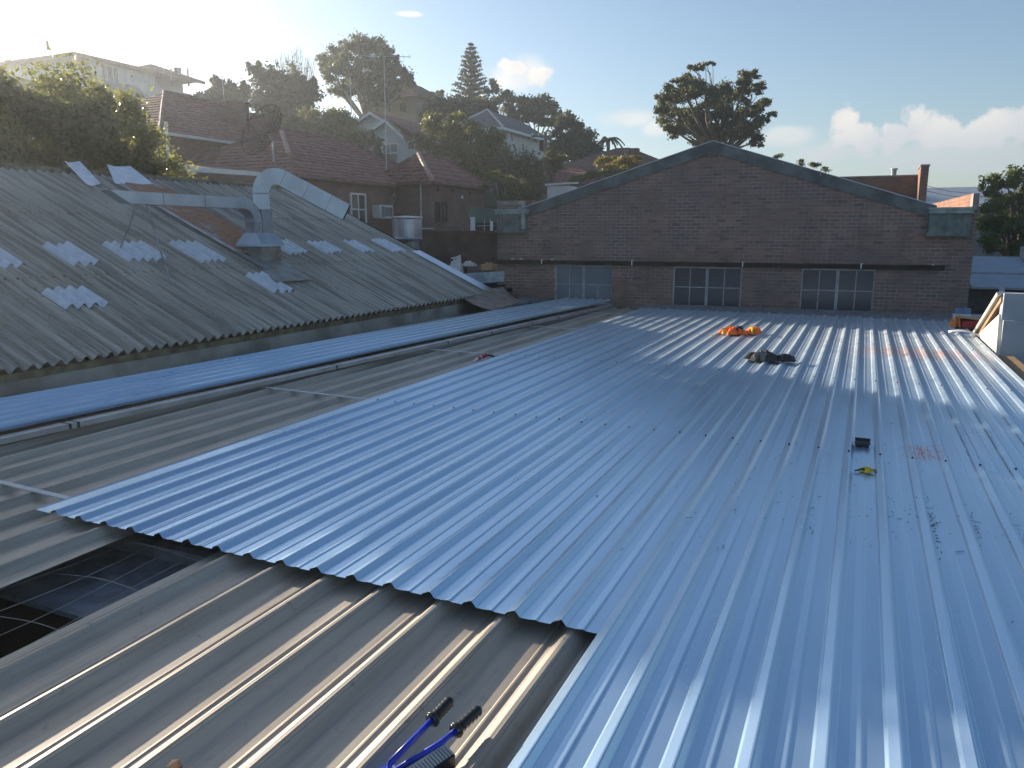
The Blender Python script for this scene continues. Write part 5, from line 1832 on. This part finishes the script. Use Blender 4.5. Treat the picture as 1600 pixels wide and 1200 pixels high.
# ------------------------------------------------------------------ masts, dish, pole
def antenna(name, base, top_px, D, label, boom=1.2, n=7, rad=.025, sag=0.0, ang_=.3):
    b0 = Vector(base); tp = at(*top_px, D)
    t = thing(name, b0, label, 'antenna', 'television antennas on the roofs')
    m = MB(); m.tube([b0, Vector((tp.x, tp.y, tp.z))], rad, 6); m.build('mast', M['lightmetal'], t)
    d = (_rt * math.cos(ang_) + _fw * math.sin(ang_)) * boom
    m = MB(); m.tube([tp - d * .5, tp + d * .5 + Vector((0, 0, sag))], rad * .6, 5); m.build('boom', M['lightmetal'], t)
    s = Vector((-d.y, d.x, 0)).normalized()
    for i in range(n):
        c = tp - d * .5 + d * (i / (n - 1)) + Vector((0, 0, sag * i / (n - 1)))
        l = boom * (.42 - .25 * i / (n - 1))
        m = MB(); m.tube([c - s * l, c + s * l], rad * .4, 4); m.build('element', M['lightmetal'], t)


b0 = at(604, 268, 38)
antenna('mast_antenna', at(604, 275, 38), (600, 88), 38, 'tall thin television mast rising from the brick house in front of the gum', 2.4, 9, .022, ang_=.1)
antenna('roof_antenna', at(351, 165, 41), (347, 119), 41, 'short television antenna on the ridge of the upper brick house', 1.1, 6, .02)
antenna('edge_antenna', at(1, 92, 66), (0, 33), 66, 'television antenna cut by the left edge of the photo above the white house', 2.2, 7, .04)
q = at(549, 178, 60); m = MB(); m.tube([q, (q.x, q.y, at(549, 120, 60).z)], .035, 6); tag(m.build('thin_mast', M['lightmetal']), 'plain thin pole in front of the gum tree trunk', 'pole')
# mesh dish
dc = at(413, 206, 29.5)
dish = thing('satellite_dish', at(428, 252, 29.5), 'large dark wire mesh satellite dish above the brick house roof', 'satellite dish')
axis = (_rt * -.50 + Vector((0, 0, .42)) + _fw * -.72).normalized()
e1 = axis.cross(_rt * .4 + Vector((0, 0, 1))).normalized(); e2 = axis.cross(e1).normalized()
RD = 1.02


def dp(r, a): return dc + (e1 * math.cos(a) + e2 * math.sin(a)) * (r * RD) + axis * (.30 * RD * (r * r - .5))


m = MB(); m.tube([dp(1, a) for a in np.linspace(0, 2 * math.pi, 37)], .016, 5, cap=False); m.build('rim', M['ledge'], dish)
for i in range(16):
    a = 2 * math.pi * i / 16
    m = MB(); m.tube([dp(r, a) for r in np.linspace(.05, 1, 6)], .010, 4); m.build('rib', M['ledge'], dish)
m = MB()
for r in np.linspace(.12, .96, 13):
    m.tube([dp(r, a) for a in np.linspace(0, 2 * math.pi, 31)], .0035, 3, cap=False)
for i in range(96):
    a = 2 * math.pi * i / 96
    m.tube([dp(r, a) for r in (.3, .6, 1)], .003, 3, cap=False)
m.build('mesh_skin', M['ledge'], dish, kind='stuff')
foot = at(428, 252, 29.5); hub = dc - axis * .2
m = MB(); m.tube([foot, Vector((foot.x, foot.y, hub.z - .2)), hub], .045, 8); m.build('mount_pole', M['galv_dark'], dish)
m = MB()
for a in (.4, 2.5, 4.6):
    m.tube([dp(.85, a), dc + axis * .75], .010, 4)
m.tube([dc + axis * .72, dc + axis * .82], .05, 8); m.build('feed_tripod', M['ledge'], dish)
# utility pole
pb_ = at(851, 320, 52)
up_ = thing('utility_pole', (pb_.x, pb_.y, -1), 'weathered timber utility pole with crossarm beside the grey roofed house', 'pole')
pt = at(852, 206, 52)
m = MB(); m.tube([(pb_.x, pb_.y, -1), (pt.x, pt.y, pt.z)], [.19, .13], 8); m.build('post', M['pole'], up_)
m = MB(); c_ = at(851, 213, 51.8); m.beam(c_ - _rt * .9, c_ + _rt * .5, .1, .1); m.build('crossarm', M['pole'], up_)
for dx in (-.8, -.4, .4):
    m = MB(); m.tube([c_ + _rt * dx, c_ + _rt * dx + Vector((0, 0, .2))], .05, 6); m.build('insulator', M['white'], up_)
m = MB(); c3 = at(846, 228, 51.8); m.tube([c3 + Vector((0, 0, -.3)), c3 + Vector((0, 0, .35))], .16, 8); m.build('transformer', M['ledge'], up_)
labs = ['wire running left from the utility pole towards the round tree', 'upper wire running right from the utility pole above the yellow tree', 'lower wire running right from the utility pole into the bushes']
for i, (a, b_) in enumerate((((851, 235), (792, 255)), ((853, 258), (935, 270)), ((853, 262), (930, 280)))):
    A = at(*a, 52); Bq = at(*b_, 50); m = MB(); m.tube([A, A.lerp(Bq, .5) + Vector((0, 0, -.12)), Bq], .018, 4); tag(m.build('service_wire', M['blackplastic']), labs[i], 'wire', 'wires on the utility pole')


# ------------------------------------------------------------------ trees
def leaf_quads(C, size, aspect=.5, up_bias=0.0):
    n = len(C)
    a = rng.normal(size=(n, 3)); a /= np.linalg.norm(a, axis=1)[:, None]
    if up_bias: a[:, 2] += up_bias; a /= np.linalg.norm(a, axis=1)[:, None]
    b_ = rng.normal(size=(n, 3)); b_ -= a * (a * b_).sum(1)[:, None]; b_ /= np.linalg.norm(b_, axis=1)[:, None]
    s = (size * rng.uniform(.55, 1.35, n))[:, None]
    p = np.stack([C - a * s * .5, C - b_ * s * aspect * .5 + a * s * .05, C + a * s * .5, C + b_ * s * aspect * .5 + a * s * .05], 1)
    return p.reshape(-1, 3)


def clump_points(clumps, n, sub=7, tight=.42):
    """each clump (centre, r_lat, r_up): many small foliage tufts inside it"""
    vol = np.array([c[1] * c[2] for c in clumps]); vol = vol / vol.sum()
    pts = []
    for (c, ra, rb), v in zip(clumps, vol):
        k = max(6, int(n * v))
        ns = max(4, int(sub * max(1, (ra * rb) ** .5 * 1.5)))
        d = rng.normal(size=(ns, 3)); d /= np.linalg.norm(d, axis=1)[:, None]
        rr = rng.uniform(.35, 1.0, ns)[:, None]
        tc_ = d * rr
        w = rng.integers(0, ns, k)
        q = tc_[w] + rng.normal(size=(k, 3)) * tight * .5 * rng.uniform(.5, 1.2, (ns, 1))[w]
        q = q * np.array([ra, ra, rb]) + np.array(c)
        pts.append(q)
    return np.concatenate(pts)


def tree(name, label, D, base_px, clumps_px, n, leaf, mat, barkm='bark', depth=.8, group='trees on the hillside', trunk=None, sub=11, tight=.5, aspect=.5, cat='tree', trad=.25, twigs=True):
    bx = at(base_px[0], base_px[1], D)
    gz = ground(bx.x, bx.y) - .3
    base = Vector((bx.x, bx.y, min(gz, bx.z - .3)))
    t = thing(name, base, label, cat, group)
    cl = []
    for (x, y, rx, ry) in clumps_px:
        Dz = D + random.uniform(-1, 1) * depth
        cl.append((at(x, y, Dz), rx * Dz / 1200, ry * Dz / 1200))
    fork = at(base_px[0], base_px[1], D)
    m = MB()
    m.tube([base, base.lerp(fork, .5) + Vector((.05, 0, 0)), fork], [trad * 1.25, trad, trad * .8], 8)
    for (c, ra, rb) in cl:
        mid = fork.lerp(c, .55) + Vector((random.uniform(-.3, .3), random.uniform(-.3, .3), random.uniform(-.1, .3))) * min(1, ra)
        c_e = mid.lerp(c, .7)
        m.tube([fork, mid, c_e], [trad * .55, trad * .28, trad * .08], 5)
        if twigs:
            for _ in range(4):
                e = c + Vector((random.gauss(0, .6) * ra, random.gauss(0, .6) * ra, random.gauss(0, .35) * rb))
                m.tube([mid.lerp(c, random.uniform(.1, .8)), e], [trad * .13, trad * .04], 4)
    m.build('trunk', M[barkm], t, smooth=True)
    P = clump_points([(tuple(c), ra, rb) for c, ra, rb in cl], n, sub, tight)
    q = leaf_quads(P, leaf, aspect)
    npmesh('crown', q, len(P), M[mat], t)
    return t


# glossy bush behind the fibro ridge (it also shades the roof)
bcl = []
brng = random.Random(3)


def bush(name, label, ys, xs_, z0, ztop_f, n, leaf):
    t = thing(name, (xs_[0], sum(ys) / 2, -3.6), label, 'tree', 'glossy bushes behind the fibro ridge')
    cl = []
    m = MB()
    y = ys[0]
    while y <= ys[1] + .01:
        zt = ztop_f(y)
        z = z0
        while z < zt - .2:
            for x in xs_:
                r = brng.uniform(.55, .8)
                c = Vector((x + brng.uniform(-.35, .35), y + brng.uniform(-.2, .2), min(z + brng.uniform(-.1, .25), zt - r * .55)))
                cl.append((tuple(c), r * 1.0, r * .95))
                m.tube([(xs_[0], y, z0 - 3), (x, y, z0), c], [.08, .05, .015], 5)
            z += .72
        y += .78
    m.build('trunk', M['bark'], t)
    P = clump_points(cl, n, 9, .5)
    npmesh('crown', leaf_quads(P, leaf, .5), len(P), M['leaf_bush'], t)


def zt1(y):
    return float(np.interp(y, [8.0, 9.0, 10.5, 12.0, 13.0, 14.0, 15.0, 15.6], [5.3, 5.5, 5.6, 5.6, 5.55, 5.5, 5.5, 5.2]))


bush('glossy_bush', 'large sunlit bush behind the left end of the fibro ridge', (11.9, 15.2), (-17.6, -18.6), 2.6, zt1, 56000, .13)
bush('glossy_bush', 'big backlit bush cut by the left edge behind the fibro ridge', (9.2, 11.3), (-17.6, -18.6), 2.6, zt1, 44000, .13)
bush('glossy_bush', 'low part of the sunlit bushes hugging the fibro ridge in front of the brick house', (15.6, 17.2), (-17.4, -18.2), 1.9, lambda y: float(np.interp(y, [15.5, 16.3, 17.4], [4.5, 3.7, 3.1])), 9000, .12)

tree('dark_tree', 'small dark trees right of the white house behind the tile roof', 62, (355, 200), [(345, 135, 14, 14), (330, 150, 16, 10), (365, 150, 18, 16), (350, 165, 28, 12), (312, 155, 12, 8), (380, 140, 10, 14), (335, 125, 6, 6)], 5000, .34, 'leaf_dark')
tree('dark_tree', 'dense dark tree left of the tall gum in front of the bare tree', 64, (440, 210), [(400, 112, 12, 14), (420, 125, 22, 20), (455, 130, 28, 24), (440, 155, 40, 24), (480, 150, 20, 24), (410, 160, 28, 20), (465, 175, 30, 16), (490, 135, 8, 14)], 12000, .34, 'leaf_dark')
tree('tall_gum', 'tall spreading gum tree, the largest tree left of the pine', 74, (575, 195),
     [(512, 95, 17, 13), (530, 88, 20, 18), (556, 72, 24, 14), (583, 80, 20, 16), (545, 105, 26, 16), (575, 108, 28, 18), (605, 88, 18, 12), (615, 105, 18, 14), (630, 120, 15, 14), (520, 118, 16, 12), (600, 128, 28, 16), (560, 135, 28, 18), (535, 140, 20, 14), (640, 132, 9, 7), (590, 150, 24, 14), (505, 108, 10, 8), (615, 145, 18, 10)], 24000, .28, 'leaf_gum', 'palebark', depth=2.2, trad=.34, sub=11, tight=.42)
tree('olive_tree', 'pale olive green tree just above the brick house roof', 50, (505, 240), [(458, 198, 16, 12), (490, 185, 20, 14), (520, 183, 22, 14), (545, 195, 22, 16), (500, 205, 30, 14), (475, 210, 22, 10), (535, 212, 28, 14), (565, 215, 14, 14)], 12000, .20, 'leaf_olive', depth=1.2, sub=10)
tree('dark_tree', 'thin dark tree in front of the white cottage', 48, (583, 285), [(575, 212, 14, 10), (588, 225, 12, 12), (570, 235, 12, 10), (592, 245, 14, 10), (580, 258, 18, 10), (555, 232, 8, 8), (605, 262, 14, 8), (560, 250, 10, 8)], 4200, .2, 'leaf_dark', 'bark', sub=6)
tree('round_tree', 'round dense tree between the cottage and the grey roofed house', 47, (715, 310),
     [(668, 210, 20, 18), (685, 193, 22, 14), (710, 195, 20, 14), (660, 228, 14, 12), (735, 212, 26, 18), (765, 222, 26, 22), (700, 222, 28, 20), (735, 240, 30, 22), (775, 245, 24, 22), (690, 245, 20, 14), (760, 265, 30, 16), (720, 265, 26, 14), (790, 258, 14, 16)], 26000, .19, 'leaf_olive', depth=1.6, sub=9)
tree('dark_tree', 'dark hedge like tree below the grey roofed house', 44, (815, 330), [(800, 270, 26, 20), (825, 262, 24, 24), (838, 290, 20, 22), (800, 295, 24, 16), (815, 312, 26, 12), (775, 285, 20, 14)], 9000, .2, 'leaf_dark')
tree('feathery_tree', 'feathery olive branches hanging over the corner of the brick workshop', 38, (790, 345), [(790, 285, 16, 8), (805, 296, 16, 8), (820, 288, 14, 8), (775, 275, 14, 7), (800, 308, 18, 6), (765, 292, 12, 6)], 3500, .16, 'leaf_olive', 'palebark', sub=5, tight=.5, aspect=.35, trad=.1)
tree('dark_tree', 'low dark trees around the foot of the pine', 76, (720, 215), [(690, 165, 20, 14), (712, 172, 22, 16), (745, 170, 24, 18), (672, 178, 16, 12), (735, 188, 26, 12), (765, 175, 12, 16)], 9000, .34, 'leaf_dark')
tree('thin_gum', 'wispy pale gum just right of the pine', 86, (782, 200), [(772, 140, 12, 8), (790, 148, 14, 8), (806, 155, 10, 7), (778, 160, 12, 8), (795, 168, 12, 7), (768, 128, 6, 4), (680, 148, 8, 4), (690, 145, 8, 4)], 2600, .36, 'leaf_gum', 'palebark', sub=5)
tree('thin_gum', 'broad gum with pale stems behind the grey roofed house', 84, (840, 225), [(822, 165, 16, 12), (845, 160, 18, 10), (862, 168, 14, 10), (835, 178, 18, 10), (870, 182, 10, 10), (815, 182, 14, 10), (852, 192, 16, 8), (800, 178, 8, 8)], 6000, .38, 'leaf_gum', 'palebark')
tree('dark_conifer', 'dark pointed tree mass right of the utility pole', 72, (900, 280), [(885, 190, 12, 12), (895, 205, 20, 14), (880, 215, 20, 14), (910, 218, 20, 14), (928, 232, 14, 12), (895, 235, 32, 16), (920, 245, 22, 12), (870, 240, 18, 16), (875, 200, 10, 10)], 12000, .32, 'leaf_dark')
tree('yellow_tree', 'bright yellow autumn tree above the left slope of the brick gable', 50, (965, 290), [(942, 252, 11, 6), (958, 254, 12, 7), (975, 250, 12, 7), (990, 250, 10, 7), (960, 262, 24, 6), (983, 258, 16, 6)], 6500, .17, 'leaf_yellow', sub=8)
tree('green_shrub', 'light green shrub between the yellow tree and the gable slope', 48, (905, 305), [(910, 277, 14, 5), (928, 274, 12, 5), (945, 270, 12, 5), (895, 284, 10, 5), (975, 266, 18, 4)], 3200, .16, 'leaf_bright', cat='shrub')
tree('green_shrub', 'grey green shrub at the foot of the utility pole', 52, (862, 285), [(862, 240, 10, 9), (874, 248, 14, 8), (866, 258, 14, 8)], 2200, .2, 'leaf_olive', cat='shrub')
tree('fig_tree', 'large dense dark tree standing behind the peak of the brick gable', 46, (1125, 250),
     [(1075, 122, 16, 10), (1092, 105, 14, 7), (1062, 130, 14, 10), (1040, 148, 20, 14), (1070, 150, 24, 18), (1100, 140, 26, 18), (1130, 150, 22, 20), (1035, 172, 16, 12), (1060, 182, 26, 16), (1095, 178, 32, 22), (1135, 185, 28, 24), (1168, 122, 20, 11), (1182, 138, 16, 9), (1160, 150, 18, 14), (1192, 162, 14, 9), (1170, 175, 20, 14), (1188, 195, 12, 14), (1165, 205, 22, 16), (1205, 178, 10, 4), (1065, 205, 22, 12), (1100, 212, 30, 14), (1145, 215, 30, 14), (1185, 220, 14, 10), (1045, 200, 10, 8), (1108, 100, 8, 4)],
     44000, .17, 'leaf_gum', 'bark', depth=1.8, sub=12, tight=.36, trad=.26)
for i, (px, py, lab) in enumerate(((1214, 244, 'tiny leafy shoot above the right slope of the brick gable, nearest the peak'), (1265, 256, 'feathery shoots above the middle of the right gable slope'))):
    tree('leafy_shoot', lab, 40, (px, py + 18), [(px, py, 6, 6)] if i == 0 else [(px - 8, py - 2, 9, 6), (px + 8, py + 4, 12, 5), (px + 26, py + 9, 9, 4)], 260 if i == 0 else 900, .14, 'leaf_gum', 'palebark', sub=4, tight=.5, aspect=.3, trad=.04, group='shoots above the gable')
tree('leafy_tree', 'sunlit green tree at the right edge behind the metal awnings', 33, (1590, 420),
     [(1548, 290, 16, 16), (1575, 280, 20, 16), (1602, 285, 20, 20), (1550, 320, 20, 18), (1580, 315, 24, 20), (1612, 325, 20, 20), (1545, 350, 18, 16), (1572, 352, 24, 20), (1605, 360, 24, 20), (1550, 380, 18, 16), (1585, 390, 26, 18), (1630, 300, 24, 24), (1640, 350, 24, 30)], 22000, .15, 'leaf_bright', depth=.9, group='trees at the right', sub=10)
# off to the left, part of the same belt of garden trees
tree('dark_tree', 'dark tree behind the white house at the far left of the hill', 88, (20, 150), [(10, 130, 30, 14), (-30, 110, 40, 30)], 3000, .4, 'leaf_dark')

# Norfolk pine
pb_ = at(737, 190, 86); pt = at(735, 70, 86)
pn = thing('norfolk_pine', (pb_.x, pb_.y, ground(pb_.x, pb_.y) - .3), 'tall symmetrical dark pine with tiered branches on the skyline', 'tree', 'trees on the hillside')
m = MB(); m.tube([(pb_.x, pb_.y, ground(pb_.x, pb_.y) - .3), (pt.x, pt.y, pt.z)], [.32, .04], 8)
pts = []
zb = at(737, 178, 86).z
nw = 16
for w in range(nw):
    f = w / (nw - 1)
    z = zb + (pt.z - zb) * f
    Lb = 2.2 * (1 - f) ** .8 + .22
    nb_ = 7
    for k in range(nb_):
        a = 2 * math.pi * (k + .5 * (w % 2)) / nb_ + random.uniform(-.15, .15)
        d = Vector((math.cos(a), math.sin(a), 0)); l = Lb * random.uniform(.8, 1.1)
        e = Vector((pb_.x, pb_.y, z)) + d * l + Vector((0, 0, .28 * l))
        s0 = Vector((pb_.x, pb_.y, z))
        m.tube([s0, s0.lerp(e, .6) + Vector((0, 0, -.04 * l)), e], [.04, .025, .012], 4)
        nn = int(26 + 60 * l)
        t = rng.uniform(.12, 1.03, nn)[:, None] ** .8
        q = np.array(s0) + (np.array(e) - np.array(s0)) * t + rng.normal(size=(nn, 3)) * np.array([.12, .12, .045]) * (.6 + .25 * l)
        pts.append(q)
m.build('trunk', M['bark'], pn)
pts = np.concatenate(pts)
npmesh('crown', leaf_quads(pts, .28, .34, .4), len(pts), M['leaf_pine'], pn)

# bare tree
bb_ = at(462, 170, 68)
bt = thing('bare_tree', (bb_.x, bb_.y, ground(bb_.x, bb_.y)), 'leafless pale tree with a fan of thin twigs left of the tall gum', 'tree', 'trees on the hillside')
m = MB()
m.tube([(bb_.x, bb_.y, ground(bb_.x, bb_.y)), bb_], [.2, .15], 6)
for i in range(26):
    x = 424 + 70 * (i + random.random()) / 26
    top = at(x, 72 + .012 * (x - 455) ** 2 + random.uniform(0, 18), 68 + random.uniform(-1.5, 1.5))
    mid = bb_.lerp(top, .5) + _rt * ((x - 458) * .012)
    m.tube([bb_, mid, top], [.06, .03, .012], 4)
    for _ in range(5):
        s0 = mid.lerp(top, random.uniform(0, .9)); m.tube([s0, s0 + Vector((random.gauss(0, .3), random.gauss(0, .3), random.uniform(.5, 1.1)))], [.018, .007], 3)
m.build('branches', M['palebark'], bt)

# palm
pp = at(950, 218, 72)
pm = thing('palm_tree', (pp.x, pp.y, ground(pp.x, pp.y)), 'small palm top silhouetted above the brown roof', 'palm', 'trees on the hillside')
m = MB(); m.tube([(pp.x, pp.y, ground(pp.x, pp.y)), pp], [.15, .12], 6); m.build('trunk', M['bark'], pm)
m = MB()
for i in range(14):
    a = 2 * math.pi * i / 14
    d = Vector((math.cos(a), math.sin(a), 0)); L_ = random.uniform(1.2, 1.7); upk = random.uniform(.2, .9)
    prev = None
    for j in range(9):
        t = j / 8
        c = pp + d * (L_ * t) + Vector((0, 0, L_ * (upk * t - 1.1 * t * t)))
        if prev is not None:
            s = Vector((-d.y, d.x, 0)) * .22 * (1 - .6 * t)
            m.quad(prev, c, c + s + Vector((0, 0, -.14)), prev + s + Vector((0, 0, -.14))); m.quad(c, prev, prev - s + Vector((0, 0, -.14)), c - s + Vector((0, 0, -.14)))
        prev = c
m.build('crown', M['leaf_dark'], pm)
